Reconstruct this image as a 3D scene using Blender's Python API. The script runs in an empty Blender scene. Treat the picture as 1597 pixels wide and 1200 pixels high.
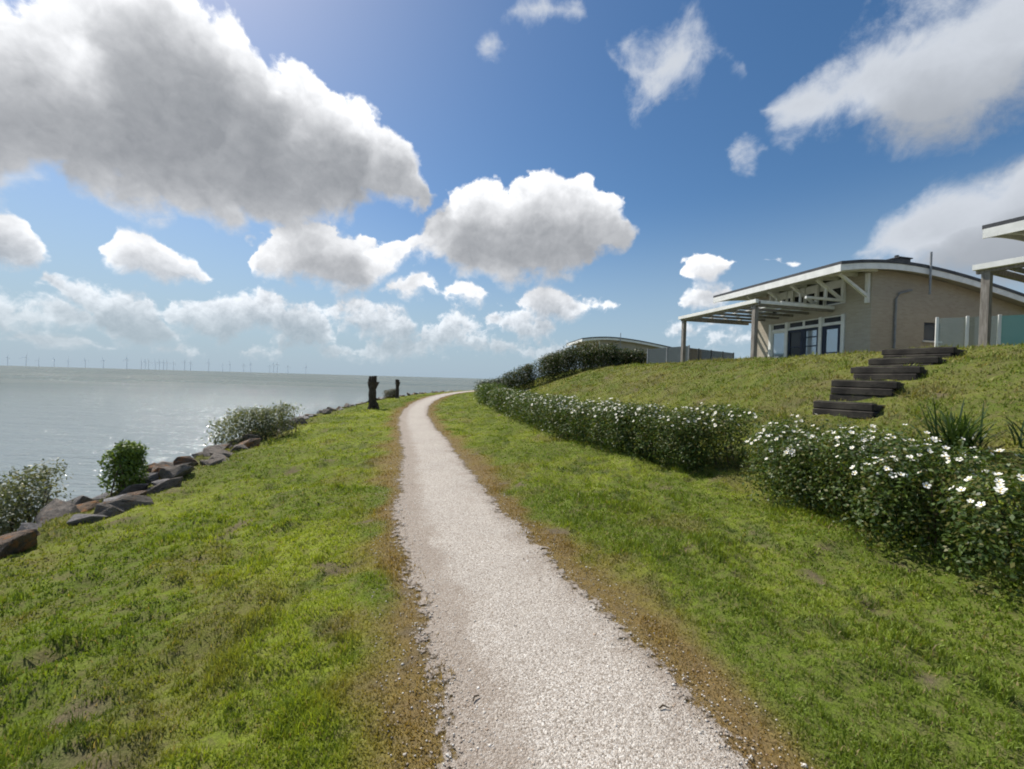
import bpy, bmesh, math, random
import numpy as np
from mathutils import Vector, Matrix

R = math.radians
scene = bpy.context.scene
col = scene.collection
random.seed(7)
rng = np.random.default_rng(7)

# ------------------------------------------------------------------ camera
EYE = 1.6
F_PX, PW, PH = 640.0, 1597.0, 1200.0          # focal length in photo pixels, photo size
cam_d = bpy.data.cameras.new('camera')
cam_d.sensor_fit = 'HORIZONTAL'
cam_d.sensor_width = 36.0
cam_d.lens = 36.0 * F_PX / PW
cam_d.clip_start = 0.05
cam_d.clip_end = 60000
cam = bpy.data.objects.new('camera', cam_d)
CAM_ROT = Matrix.Rotation(R(90 - 0.72), 4, 'X') @ Matrix.Rotation(R(1.57), 4, 'Z')
cam.matrix_world = Matrix.Translation((0, 0, EYE)) @ CAM_ROT
col.objects.link(cam)
scene.camera = cam


def px_dir(x, y):
    """world direction seen at a pixel of the photograph"""
    v = Vector(((x - PW / 2) / F_PX, (PH / 2 - y) / F_PX, -1.0))
    return (CAM_ROT.to_3x3() @ v).normalized()


# ------------------------------------------------------------------ light
SUN_AZ, SUN_EL = -50.0, 51.0
SUN = Vector((math.sin(R(SUN_AZ)) * math.cos(R(SUN_EL)),
              math.cos(R(SUN_AZ)) * math.cos(R(SUN_EL)), math.sin(R(SUN_EL))))
sun_d = bpy.data.lights.new('sun', 'SUN')
sun_d.energy = 4.4
sun_d.angle = R(0.55)
sun_d.color = (1.0, 0.95, 0.86)
sun_o = bpy.data.objects.new('sun', sun_d)
sun_o.rotation_euler = SUN.to_track_quat('Z', 'Y').to_euler()
sun_o.location = (-30, 30, 60)
col.objects.link(sun_o)

vs = scene.view_settings
vs.view_transform = 'Standard'
vs.look = 'None'
vs.exposure = 0.36
vs.gamma = 1.0
vs.use_curve_mapping = False
scene.cycles.use_denoising = True
scene.cycles.use_adaptive_sampling = True
scene.cycles.adaptive_threshold = 0.02
scene.cycles.adaptive_min_samples = 12
scene.cycles.max_bounces = 6
scene.cycles.transparent_max_bounces = 16
scene.cycles.filter_width = 1.9


class NT:
    """small helper for writing node trees"""
    def __init__(self, tree):
        self.t = tree

    def n(self, kind, **kw):
        nd = self.t.nodes.new(kind)
        for k, v in kw.items():
            setattr(nd, k, v)
        return nd

    def link(self, a, b):
        self.t.links.new(a, b)

    def put(self, sock, v):
        if isinstance(v, bpy.types.NodeSocket):
            self.t.links.new(v, sock)
        else:
            sock.default_value = v

    def math(self, op, a, b=None, c=None, clamp=False):
        nd = self.n('ShaderNodeMath', operation=op, use_clamp=clamp)
        for i, v in enumerate((a, b, c)):
            if v is not None:
                self.put(nd.inputs[i], v)
        return nd.outputs[0]

    def vmath(self, op, a, b=None, scale=None):
        nd = self.n('ShaderNodeVectorMath', operation=op)
        self.put(nd.inputs[0], a)
        if b is not None:
            self.put(nd.inputs[1], b)
        if scale is not None:
            self.put(nd.inputs['Scale'], scale)
        return nd.outputs['Value'] if op in ('LENGTH', 'DOT_PRODUCT', 'DISTANCE') else nd.outputs[0]

    def smooth(self, v, a, b, lo=0.0, hi=1.0):
        nd = self.n('ShaderNodeMapRange', interpolation_type='SMOOTHSTEP')
        self.put(nd.inputs[0], v)
        for i, x in enumerate((a, b, lo, hi)):
            self.put(nd.inputs[i + 1], x)
        return nd.outputs[0]

    def lin(self, v, a, b, lo=0.0, hi=1.0):
        nd = self.n('ShaderNodeMapRange')
        self.put(nd.inputs[0], v)
        for i, x in enumerate((a, b, lo, hi)):
            self.put(nd.inputs[i + 1], x)
        return nd.outputs[0]

    def noise(self, vec, scale, detail=5, rough=0.55, dist=0.0, color=False, lac=2.0):
        nd = self.n('ShaderNodeTexNoise')
        if vec is not None:
            self.put(nd.inputs['Vector'], vec)
        nd.inputs['Scale'].default_value = scale
        nd.inputs['Detail'].default_value = detail
        nd.inputs['Roughness'].default_value = rough
        nd.inputs['Lacunarity'].default_value = lac
        nd.inputs['Distortion'].default_value = dist
        return nd.outputs['Color' if color else 0]

    def mix(self, fac, a, b, mode='MIX'):
        nd = self.n('ShaderNodeMix', data_type='RGBA', blend_type=mode)
        self.put(nd.inputs[0], fac)
        for sock, v in ((nd.inputs[6], a), (nd.inputs[7], b)):
            if isinstance(v, (tuple, list)) and len(v) == 3:
                v = (*v, 1.0)
            self.put(sock, v)
        return nd.outputs[2]

    def ramp(self, fac, stops):
        nd = self.n('ShaderNodeValToRGB')
        cr = nd.color_ramp
        while len(cr.elements) < len(stops):
            cr.elements.new(0.5)
        for e, (p, c) in zip(cr.elements, stops):
            e.position = p
            e.color = (*c, 1.0)
        self.put(nd.inputs[0], fac)
        return nd.outputs[0]


# ------------------------------------------------------------------ sky with clouds
# masses of cloud, layer by layer: photo pixel x, y, half width, half height, tilt in degrees, weight
CUMULUS = [
    [   # the great cloud on the left
        (60, 130, 210, 110, 10, 1.0), (270, 70, 150, 105, 20, 1.0), (330, 190, 200, 120, 25, 1.0),
        (150, 225, 260, 85, 12, 1.0), (-120, 170, 170, 130, 0, 1.0), (520, 220, 140, 85, 32, 1.0),
        (480, 160, 75, 55, 20, 0.9), (625, 285, 62, 48, 40, 0.9), (310, 295, 190, 55, 8, 0.9),
        (440, 270, 150, 70, 10, 1.0), (-40, 60, 120, 60, 0, .8), (530, 320, 40, 30, 0, .6)],
    [   # the row under it
        (745, 352, 90, 62, 0, 1.0), (880, 335, 100, 60, 0, 1.0), (810, 410, 110, 42, -5, 0.9),
        (940, 360, 50, 42, 0, .8), (690, 385, 60, 34, 0, .7),
        (480, 385, 85, 50, 0, 1.0), (530, 415, 85, 40, 0, 1.0), (425, 418, 50, 26, 0, .8), (605, 405, 30, 20, 0, .45),
        (215, 398, 74, 38, 0, 1.0), (296, 424, 34, 16, 0, .6),
        (10, 375, 70, 42, 0, 1.0), (60, 402, 46, 22, 0, .8), (-90, 340, 90, 50, 0, .9),
        (1100, 425, 46, 22, 0, .8), (1190, 418, 14, 9, 0, .35), (1240, 418, 20, 9, 0, .35)],
    [   # small clouds farther off
        (0, 485, 71, 32, 0, .7), (118, 490, 61, 24, 0, .8), (310, 490, 71, 27, 0, .7),
        (550, 480, 61, 29, 0, .7), (600, 498, 50, 34, 0, .8), (820, 503, 68, 26, 0, .9), (1100, 474, 54, 22, 0, .55)],
    [
        (120, 444, 60, 15, 0, .45), (640, 446, 46, 15, 0, .45), (375, 456, 50, 13, 0, .45), (210, 462, 40, 16, 0, .5), (455, 474, 54, 18, 0, .6), (735, 466, 42, 15, 0, .5), (872, 470, 68, 24, 0, .7), (952, 461, 28, 13, 0, .45),
        (225, 528, 66, 21, 0, .6), (475, 522, 68, 30, 0, .8), (355, 521, 47, 27, 0, .8), (1110, 525, 83, 20, 0, .45)],
    [
        (700, 526, 71, 30, 0, .9), (612, 534, 47, 26, 0, .8), (860, 545, 54, 21, 0, .7), (784, 543, 40, 21, 0, .7),
        (60, 528, 73, 18, 0, .6), (410, 546, 52, 13, 0, .5), (540, 550, 52, 15, 0, .6), (145, 540, 42, 13, 0, .5), (290, 548, 52, 12, 0, .5)],
]
SOFT = [
    [(1330, 120, 115, 75, -32, 1.0), (1450, 110, 165, 105, -10, 1.0), (1580, 50, 150, 105, -15, 1.1),
     (1240, 172, 60, 22, 0, .5), (1470, 175, 110, 55, -20, .8), (1700, 40, 150, 130, 0, 1.0),
     (1035, 85, 78, 48, 0, .55), (1138, 112, 22, 26, 0, .4), (1010, 130, 26, 40, 0, .4),
     (815, 12, 48, 24, 0, .45), (890, 14, 26, 26, 0, .4)],
    [(765, 55, 24, 18, 0, .35), (1520, 340, 150, 68, -28, 1.0), (1640, 290, 120, 80, -20, 1.0), (1440, 385, 100, 40, -15, .8), (1570, 410, 160, 60, 0, .9),
     (1170, 238, 28, 12, 0, .3), (0, 265, 90, 26, 10, .6)],
]


def stereo(v):
    return v.x / (1 + v.y), v.z / (1 + v.y)


def sky_blobs(lst):
    """picture ellipses -> ellipses on the sky (stereographic coordinates round the north, +Y)"""
    out = []
    for (x, y, rx, ry, ang, w) in lst:
        a = R(ang)
        if abs(ang) > 12 and rx > 1.25 * ry:
            parts = [(x + t * rx * math.cos(a), y + t * rx * math.sin(a), .62 * rx * k, .95 * ry * k)
                     for t, k in ((-.45, .9), (0, 1.05), (.45, .9))]
        else:
            parts = [(x, y, rx, ry)]
        for (px, py, hx, hy) in parts:
            c = stereo(px_dir(px, py))
            e = stereo(px_dir(px + 6, py))
            f = stereo(px_dir(px, py - 6))
            out.append((c[0], c[1], abs(e[0] - c[0]) / 6 * hx, abs(f[1] - c[1]) / 6 * hy, w))
    return out


P0, P1 = -.80, .80                       # range of the curves in stereographic x


def band_curves(blobs):
    """one layer of cloud: middle, half height and softness as functions of azimuth"""
    n = 150
    ps = np.linspace(P0, P1, n)
    rows = []
    for p in ps:
        iv = [(cy + sy * math.sqrt(1 - ((p - cx) / sx) ** 2), cy - sy * math.sqrt(1 - ((p - cx) / sx) ** 2), sy / w, sy)
              for cx, cy, sx, sy, w in blobs if abs(p - cx) < sx]
        if iv:
            t, bt = max(i[0] for i in iv), min(i[1] for i in iv)
            wt = [i[0] - i[1] + 1e-4 for i in iv]
            rows.append(((t + bt) / 2, (t - bt) / 2, sum(i[2] * k for i, k in zip(iv, wt)) / sum(wt)))
        else:
            cx, cy, sx, sy, w = min(blobs, key=lambda e: abs(p - e[0]) - e[2])
            rows.append((cy, -min(.9 * sy + (abs(p - cx) - sx) * 1.3, .099), sy / w))
    r = np.array(rows)
    for _ in range(1):
        r[1:-1] = .25 * r[:-2] + .5 * r[1:-1] + .25 * r[2:]
    return np.linspace(0, 1, n), r[:, 0] / .6, (r[:, 1] + .1) / .4, r[:, 2] / .3


def band_group(bands):
    """node group: the greatest of w * (1 - r) over the layers of cloud"""
    g = bpy.data.node_groups.new('cloud_masses', 'ShaderNodeTree')
    g.interface.new_socket('Vector', in_out='INPUT', socket_type='NodeSocketVector')
    g.interface.new_socket('Field', in_out='OUTPUT', socket_type='NodeSocketFloat')
    nt = NT(g)
    gi, go = nt.n('NodeGroupInput'), nt.n('NodeGroupOutput')
    sp = nt.n('ShaderNodeSeparateXYZ')
    nt.link(gi.outputs[0], sp.inputs[0])
    t = nt.lin(sp.outputs[0], P0, P1)
    out = None
    for blobs in bands:
        u, c0, c1, c2 = band_curves(sky_blobs(blobs))
        cv = nt.n('ShaderNodeRGBCurve')
        mp = cv.mapping
        mp.use_clip = True
        for i, vals in enumerate((c0, c1, c2)):
            cr = mp.curves[i]
            cr.points[0].location = (0, float(np.clip(vals[0], 0, 1)))
            cr.points[1].location = (1, float(np.clip(vals[-1], 0, 1)))
            for x, y in zip(u[1:-1], vals[1:-1]):
                cr.points.new(float(x), float(np.clip(y, 0, 1)))
            for pt in cr.points:
                pt.handle_type = 'VECTOR'
        mp.update()
        nt.link(t, cv.inputs['Color'])
        cs = nt.n('ShaderNodeSeparateColor')
        nt.link(cv.outputs[0], cs.inputs[0])
        dq = nt.math('ABSOLUTE', nt.math('MULTIPLY_ADD', cs.outputs[0], -.6, sp.outputs[1]))
        h = nt.math('MULTIPLY_ADD', cs.outputs[1], .4, -.1)
        f = nt.math('DIVIDE', nt.math('SUBTRACT', h, dq), nt.math('MULTIPLY_ADD', cs.outputs[2], .3, .004))
        out = f if out is None else nt.math('SMOOTH_MAX', out, f, .2)
    nt.link(nt.math('MINIMUM', out, 1.3), go.inputs[0])
    return g


def ellipse_nodes(nt, vec, group):
    nd = nt.n('ShaderNodeGroup')
    nd.node_tree = group
    nt.link(vec, nd.inputs[0])
    return nd.outputs[0]


def build_world():
    w = bpy.data.worlds.new('World')
    scene.world = w
    w.use_nodes = True
    w.node_tree.nodes.clear()
    nt = NT(w.node_tree)
    sky = nt.n('ShaderNodeTexSky', sky_type='NISHITA')
    sky.sun_disc = False
    sky.sun_elevation = R(SUN_EL)
    sky.sun_rotation = R(SUN_AZ % 360)
    sky.altitude = 0
    sky.air_density = 1.0
    sky.dust_density = SKY_DUST
    sky.ozone_density = SKY_OZONE
    d = nt.n('ShaderNodeTexCoord').outputs['Generated']

    def stereo_nodes(v, warp):
        sp = nt.n('ShaderNodeSeparateXYZ')
        nt.put(sp.inputs[0], v)
        k = nt.math('ADD', sp.outputs[1], 1.0002)
        cb = nt.n('ShaderNodeCombineXYZ')
        nt.put(cb.inputs[0], nt.math('DIVIDE', sp.outputs[0], k))
        nt.put(cb.inputs[1], nt.math('DIVIDE', sp.outputs[2], k))
        return nt.vmath('ADD', cb.outputs[0], warp)

    sep = nt.n('ShaderNodeSeparateXYZ')
    nt.put(sep.inputs[0], d)
    X, Y, Z = sep.outputs
    # outlines are warped at two scales; finer towards the horizon, where the clouds are farther
    w1 = nt.vmath('SUBTRACT', nt.noise(d, 5.0, 2, .5, color=True), (.5, .5, .5))
    w2 = nt.vmath('SUBTRACT', nt.noise(d, 20, 3, .6, color=True), (.5, .5, .5))
    warp = nt.vmath('ADD', nt.vmath('SCALE', w1, scale=.050), nt.vmath('SCALE', w2, scale=.026))
    dn = nt.vmath('ADD', d, nt.vmath('SCALE', w2, scale=.03))

    far_low = nt.smooth(Z, .26, .10, 0.0, 1.5)

    def relief(v, full):
        rd = nt.n('ShaderNodeTexNoise', noise_type='RIDGED_MULTIFRACTAL', normalize=False)
        nt.put(rd.inputs['Vector'], v)
        rd.inputs['Scale'].default_value = 9
        rd.inputs['Detail'].default_value = 3 if full else 1.5
        rd.inputs['Roughness'].default_value = .5
        rd.inputs['Offset'].default_value = .95
        rd.inputs['Gain'].default_value = 1.6
        puff = nt.math('SUBTRACT', .75, nt.math('MINIMUM', rd.outputs[0], 1.6))
        fb = nt.math('SUBTRACT', nt.noise(v, 15, 7 if full else 3, .6), .5)
        fb2 = nt.math('SUBTRACT', nt.noise(v, 40, 4 if full else 2, .6), .5)     # the far clouds are finer
        fb = nt.math('MULTIPLY_ADD', fb2, far_low, fb)
        return nt.math('MULTIPLY_ADD', fb, .85, nt.math('MULTIPLY', puff, .26))

    pq = stereo_nodes(d, warp)
    rel = relief(dn, True)
    step1 = nt.lin(Z, 0.0, .5, .014, .05)
    d1 = nt.vmath('ADD', d, nt.vmath('SCALE', tuple(SUN), scale=step1))
    d2 = nt.vmath('ADD', d, nt.vmath('SCALE', tuple(SUN), scale=nt.math('MULTIPLY', step1, 2.6)))
    veil = nt.smooth(Z, .24, .0, 0.0, .74)
    thick = nt.lin(Z, .10, .50, -.50, -.64)           # small far clouds let more light through
    pos = lambda v: nt.math('MAXIMUM', v, 0.0)

    def bg(c, s=1.0):
        b = nt.n('ShaderNodeBackground')
        nt.put(b.inputs[0], c)
        nt.put(b.inputs[1], s)
        return b.outputs[0]

    def mixs(f, a, b):
        m = nt.n('ShaderNodeMixShader')
        nt.put(m.inputs[0], f)
        nt.link(a, m.inputs[1])
        nt.link(b, m.inputs[2])
        return m.outputs[0]

    hs = nt.n('ShaderNodeHueSaturation')
    hs.inputs['Saturation'].default_value = SKY_SAT
    nt.put(hs.inputs['Color'], sky.outputs[0])
    sky_c = nt.vmath('SCALE', hs.outputs[0], scale=SKY_STRENGTH)
    # whitish air low over the sea
    air = nt.smooth(Z, .40, .0, 0.0, HAZE_TOP)
    sky_c = nt.mix(air, sky_c, HAZE_COL)
    SH, LI = CLOUD_SHADE, CLOUD_LIT
    sunny = []

    def shaded(f0, f1, f2, k):
        dp = nt.math('MULTIPLY_ADD', pos(f1), 1.5 * k, nt.math('MULTIPLY', pos(f2), 1.7 * k))
        dp = nt.math('MULTIPLY_ADD', pos(f0), .8 * k, dp)
        return nt.math('EXPONENT', nt.math('MULTIPLY', dp, thick))

    def lit(blobs, k, sh, li):
        """colour of the cloud: light that is left after its way through the cloud from the sun"""
        p1 = stereo_nodes(d1, warp)
        p2 = stereo_nodes(d2, warp)
        f0 = ellipse_nodes(nt, pq, blobs)
        f0 = nt.math('ADD', f0, rel)
        r1 = relief(d1, False)
        f1 = nt.math('ADD', ellipse_nodes(nt, p1, blobs), r1)
        f2 = nt.math('ADD', ellipse_nodes(nt, p2, blobs), nt.math('MULTIPLY', r1, .4))
        rs = relief(nt.vmath('ADD', dn, nt.vmath('SCALE', tuple(SUN), scale=nt.math('MULTIPLY', step1, .30))), True)
        t0 = shaded(f0, f1, f2, k)
        amp = nt.lin(t0, 0.0, .6, .30 * CLOUD_RELIEF, CLOUD_RELIEF)      # deep in shade the relief is soft
        tr = nt.math('MULTIPLY_ADD', nt.math('SUBTRACT', rel, rs), amp, t0, clamp=True)
        sunny.append(nt.smooth(nt.math('SUBTRACT', f0, f1), -.10, .25))
        return f0, nt.mix(tr, sh, li)

    fsoft = nt.noise(nt.vmath('ADD', d, nt.vmath('SCALE', w1, scale=.12)), 8, 7, .64)
    # clouds in the rest of the sky
    zz = nt.math('ADD', pos(Z), .25)
    cb = nt.n('ShaderNodeCombineXYZ')
    nt.put(cb.inputs[0], nt.math('DIVIDE', X, zz))
    nt.put(cb.inputs[1], nt.math('DIVIDE', Y, zz))
    gen = nt.math('MULTIPLY', nt.math('SUBTRACT', nt.noise(cb.outputs[0], 1.25, 2, .5), .535), 4.5)
    gen = nt.math('ADD', gen, rel)
    elsewhere = nt.smooth(Y, .38, .10)
    ga = nt.math('MULTIPLY', nt.math('MULTIPLY', nt.smooth(gen, .0, .3), elsewhere), nt.math('SUBTRACT', 1.0, veil))
    gcol = nt.mix(nt.math('EXPONENT', nt.math('MULTIPLY', pos(gen), -1.4)), SH, LI)
    base = nt.mix(ga, sky_c, gcol)
    soft_g, cum_g = band_group(SOFT), band_group(CUMULUS)
    fs = nt.math('MULTIPLY_ADD', nt.math('SUBTRACT', fsoft, .425), 2.5, ellipse_nodes(nt, pq, soft_g))
    fs1 = ellipse_nodes(nt, stereo_nodes(d2, warp), soft_g)
    dp = nt.math('MULTIPLY_ADD', pos(fs1), 1.5, nt.math('MULTIPLY', pos(fs), .35))
    ts = nt.math('EXPONENT', nt.math('MULTIPLY', dp, -1.0))
    c = nt.mix(nt.smooth(fs, -.02, .95, 0, .97), base, nt.mix(ts, SOFT_SHADE, SOFT_LIT))
    f0, c0 = lit(cum_g, 1.0, SH, LI)
    # crisp towards the sun, ragged and thin on the lee side
    a0 = nt.smooth(nt.math('ADD', f0, CLOUD_BIAS), .0, nt.math('ADD', nt.lin(sunny[0], 0, 1, .42, .17), nt.smooth(Z, .30, .08, 0.0, .30)))
    a0 = nt.math('MULTIPLY', a0, nt.math('SUBTRACT', 1.0, veil))
    s = bg(nt.mix(a0, c, c0))
    out = nt.n('ShaderNodeOutputWorld')
    nt.link(s, out.inputs[0])
    w.cycles.sampling_method = 'MANUAL'
    w.cycles.sample_map_resolution = 512


SKY_STRENGTH, SKY_DUST, SKY_OZONE = .084, .62, .6
SKY_SAT = 1.30
HAZE_TOP, HAZE_COL = .92, (.285, .385, .48, 1)
CLOUD_BIAS = .13
CLOUD_RELIEF = .95
CLOUD_SHADE, CLOUD_LIT = (.24, .253, .275), (.88, .89, .91)
SOFT_SHADE, SOFT_LIT = (.25, .27, .30), (.60, .635, .69)
build_world()

# ================================================================== helpers
def tag(o, label=None, cat=None, group=None, kind=None):
    if label:
        o['label'] = label
    if cat:
        o['category'] = cat
    if group:
        o['group'] = group
    if kind:
        o['kind'] = kind
    return o


def empty(name, loc, rz=0.0):
    o = bpy.data.objects.new(name, None)
    o.empty_display_size = .2
    o.location = loc
    o.rotation_euler = (0, 0, rz)
    col.objects.link(o)
    return o


def link_mesh(name, me, mat=None, parent=None):
    if mat is not None and not me.materials:
        for m in (mat if isinstance(mat, (list, tuple)) else [mat]):
            me.materials.append(m)
    o = bpy.data.objects.new(name, me)
    if parent is not None:
        o.parent = parent
    col.objects.link(o)
    return o


def np_mesh(name, verts, faces, colors=None, smooth=False):
    """mesh from numpy arrays: verts (n,3), faces (m,3) or (m,4), colors (n,3) as attribute 'tint'"""
    me = bpy.data.meshes.new(name)
    verts = np.asarray(verts, np.float32)
    faces = np.asarray(faces, np.int32)
    k = faces.shape[1]
    me.vertices.add(len(verts))
    me.vertices.foreach_set('co', verts.ravel())
    me.loops.add(faces.size)
    me.loops.foreach_set('vertex_index', faces.ravel())
    me.polygons.add(len(faces))
    me.polygons.foreach_set('loop_start', np.arange(0, faces.size, k, dtype=np.int32))
    me.polygons.foreach_set('loop_total', np.full(len(faces), k, np.int32))
    if smooth:
        me.polygons.foreach_set('use_smooth', np.ones(len(faces), bool))
    me.update(calc_edges=True)
    if colors is not None:
        at = me.attributes.new('tint', 'FLOAT_COLOR', 'POINT')
        c = np.ones((len(verts), 4), np.float32)
        c[:, :3] = colors
        at.data.foreach_set('color', c.ravel())
    return me


class MB:
    """collects boxes, bars, tubes and prisms and builds them as ONE mesh"""
    def __init__(self):
        self.v, self.f = [], []

    def add(self, vs_, fs_):
        k = len(self.v)
        self.v += [tuple(p) for p in vs_]
        self.f += [tuple(i + k for i in f) for f in fs_]
        return self

    def box(self, x0, x1, y0, y1, z0, z1):
        return self.add([(x0, y0, z0), (x1, y0, z0), (x1, y1, z0), (x0, y1, z0),
                         (x0, y0, z1), (x1, y0, z1), (x1, y1, z1), (x0, y1, z1)],
                        [(0, 3, 2, 1), (4, 5, 6, 7), (0, 1, 5, 4), (1, 2, 6, 5), (2, 3, 7, 6), (3, 0, 4, 7)])

    def bar(self, a, b, w, h, up=(0, 0, 1)):
        a, b, up = Vector(a), Vector(b), Vector(up)
        d = (b - a).normalized()
        s = d.cross(up)
        s = (s if s.length > 1e-4 else d.cross(Vector((1, 0, 0)))).normalized() * (w / 2)
        u = s.cross(d).normalized() * (h / 2)
        p = [e + i * s + j * u for e in (a, b) for i, j in ((-1, -1), (1, -1), (1, 1), (-1, 1))]
        return self.add(p, [(0, 1, 2, 3), (7, 6, 5, 4), (0, 4, 5, 1), (1, 5, 6, 2), (2, 6, 7, 3), (3, 7, 4, 0)])

    def tube(self, pts, rad, n=8):
        pts = [Vector(p) for p in pts]
        rad = rad if isinstance(rad, (list, tuple)) else [rad] * len(pts)
        ring = []
        for i, p in enumerate(pts):
            d = (pts[min(i + 1, len(pts) - 1)] - pts[max(i - 1, 0)]).normalized()
            s = d.cross(Vector((.31, .2, .93)))
            s = (s if s.length > 1e-3 else d.cross(Vector((1, 0, 0)))).normalized()
            u = s.cross(d).normalized()
            ring.append([p + rad[i] * (math.cos(2 * math.pi * j / n) * s + math.sin(2 * math.pi * j / n) * u) for j in range(n)])
        vs_ = [p for r in ring for p in r]
        fs_ = [(i * n + j, i * n + (j + 1) % n, (i + 1) * n + (j + 1) % n, (i + 1) * n + j)
               for i in range(len(pts) - 1) for j in range(n)]
        fs_.append(tuple(range(n))[::-1])
        fs_.append(tuple((len(pts) - 1) * n + j for j in range(n)))
        return self.add(vs_, fs_)

    def mesh(self, name='part', bevel=0.0):
        me = bpy.data.meshes.new(name)
        me.from_pydata(self.v, [], self.f)
        bm = bmesh.new()
        bm.from_mesh(me)
        bmesh.ops.recalc_face_normals(bm, faces=bm.faces)
        if bevel:
            bmesh.ops.bevel(bm, geom=bm.edges[:], offset=bevel, segments=1, affect='EDGES')
        bm.to_mesh(me)
        bm.free()
        return me

    def build(self, name, mat, parent=None, bevel=0.0):
        return link_mesh(name, self.mesh(name, bevel), mat, parent)


# value noise for placing and colouring
_perm = np.random.default_rng(3).random((256, 256))


def vnoise(x, y):
    xi, yi = np.floor(x).astype(int), np.floor(y).astype(int)
    fx, fy = x - xi, y - yi
    fx, fy = fx * fx * (3 - 2 * fx), fy * fy * (3 - 2 * fy)
    g = lambda i, j: _perm[(xi + i) & 255, (yi + j) & 255]
    return (g(0, 0) * (1 - fx) + g(1, 0) * fx) * (1 - fy) + (g(0, 1) * (1 - fx) + g(1, 1) * fx) * fy


def fbm(x, y, octaves=4, gain=.5):
    t, a, n = 0.0, 1.0, 0.0
    for i in range(octaves):
        t = t + a * vnoise(x * 2 ** i + 17.3 * i, y * 2 ** i + 5.1 * i)
        n += a
        a *= gain
    return t / n


def sstep(v, a, b):
    t = np.clip((v - a) / (b - a), 0, 1)
    return t * t * (3 - 2 * t)


# ================================================================== materials
def new_mat(name):
    m = bpy.data.materials.new(name)
    m.use_nodes = True
    m.node_tree.nodes.clear()
    nt = NT(m.node_tree)
    out = nt.n('ShaderNodeOutputMaterial')
    return m, nt, out


def principled(nt, out, color, rough=.6, normal=None, **kw):
    p = nt.n('ShaderNodeBsdfPrincipled')
    if isinstance(color, (tuple, list)):
        color = (*color[:3], 1.0)
    nt.put(p.inputs['Base Color'], color)
    nt.put(p.inputs['Roughness'], rough)
    if normal is not None:
        nt.link(normal, p.inputs['Normal'])
    for k, v in kw.items():
        nt.put(p.inputs[k], v)
    nt.link(p.outputs[0], out.inputs[0])
    return p


def bump(nt, h, strength=.4, dist=.02):
    b = nt.n('ShaderNodeBump')
    b.inputs['Strength'].default_value = strength
    b.inputs['Distance'].default_value = dist
    nt.link(h, b.inputs['Height'])
    return b.outputs[0]


def mat_noise(name, c0, c1, scale=6, rough=.7, bscale=40, bstr=.25, bdist=.01, detail=5, stretch=None, spec=.3):
    """two colours of one substance, mottled, with a fine relief"""
    m, nt, out = new_mat(name)
    v = nt.n('ShaderNodeTexCoord').outputs['Object']
    if stretch:
        mp = nt.n('ShaderNodeMapping')
        mp.inputs['Scale'].default_value = stretch
        nt.link(v, mp.inputs[0])
        v = mp.outputs[0]
    n = nt.noise(v, scale, detail, .6)
    c = nt.mix(nt.smooth(n, .35, .65), c0, c1)
    nb = nt.noise(v, bscale, 3, .6)
    principled(nt, out, c, rough, bump(nt, nb, bstr, bdist), **{'Specular IOR Level': spec})
    return m


def mat_leaf(name, rough=.45, trans=.35, vary=.25):
    """foliage: colour from the leaf's own tint, some light through it"""
    m, nt, out = new_mat(name)
    at = nt.n('ShaderNodeAttribute', attribute_name='tint')
    c = at.outputs['Color']
    p = nt.n('ShaderNodeBsdfPrincipled')
    nt.link(c, p.inputs['Base Color'])
    p.inputs['Roughness'].default_value = rough
    p.inputs['Specular IOR Level'].default_value = .35
    t = nt.n('ShaderNodeBsdfTranslucent')
    tc = nt.mix(1.0, c, (1.25, 1.2, .5), 'MULTIPLY')
    nt.link(tc, t.inputs[0])
    mx = nt.n('ShaderNodeMixShader')
    mx.inputs[0].default_value = trans
    nt.link(p.outputs[0], mx.inputs[1])
    nt.link(t.outputs[0], mx.inputs[2])
    nt.link(mx.outputs[0], out.inputs[0])
    return m


def mat_ground():
    m, nt, out = new_mat('turf soil')
    at = nt.n('ShaderNodeAttribute', attribute_name='tint')
    v = nt.n('ShaderNodeTexCoord').outputs['Object']
    n = nt.noise(v, 14, 6, .65)
    n2 = nt.noise(v, 90, 3, .6)
    c = nt.mix(nt.smooth(n, .38, .66), at.outputs['Color'], nt.mix(.55, at.outputs['Color'], (.16, .12, .075)))
    c = nt.mix(nt.smooth(n2, .3, .7), nt.mix(.5, c, (.03, .035, .012)), c)
    h = nt.math('ADD', nt.math('MULTIPLY', n, .7), nt.math('MULTIPLY', n2, .5))
    principled(nt, out, c, .95, bump(nt, h, .6, .03), **{'Specular IOR Level': .1})
    return m


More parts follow.
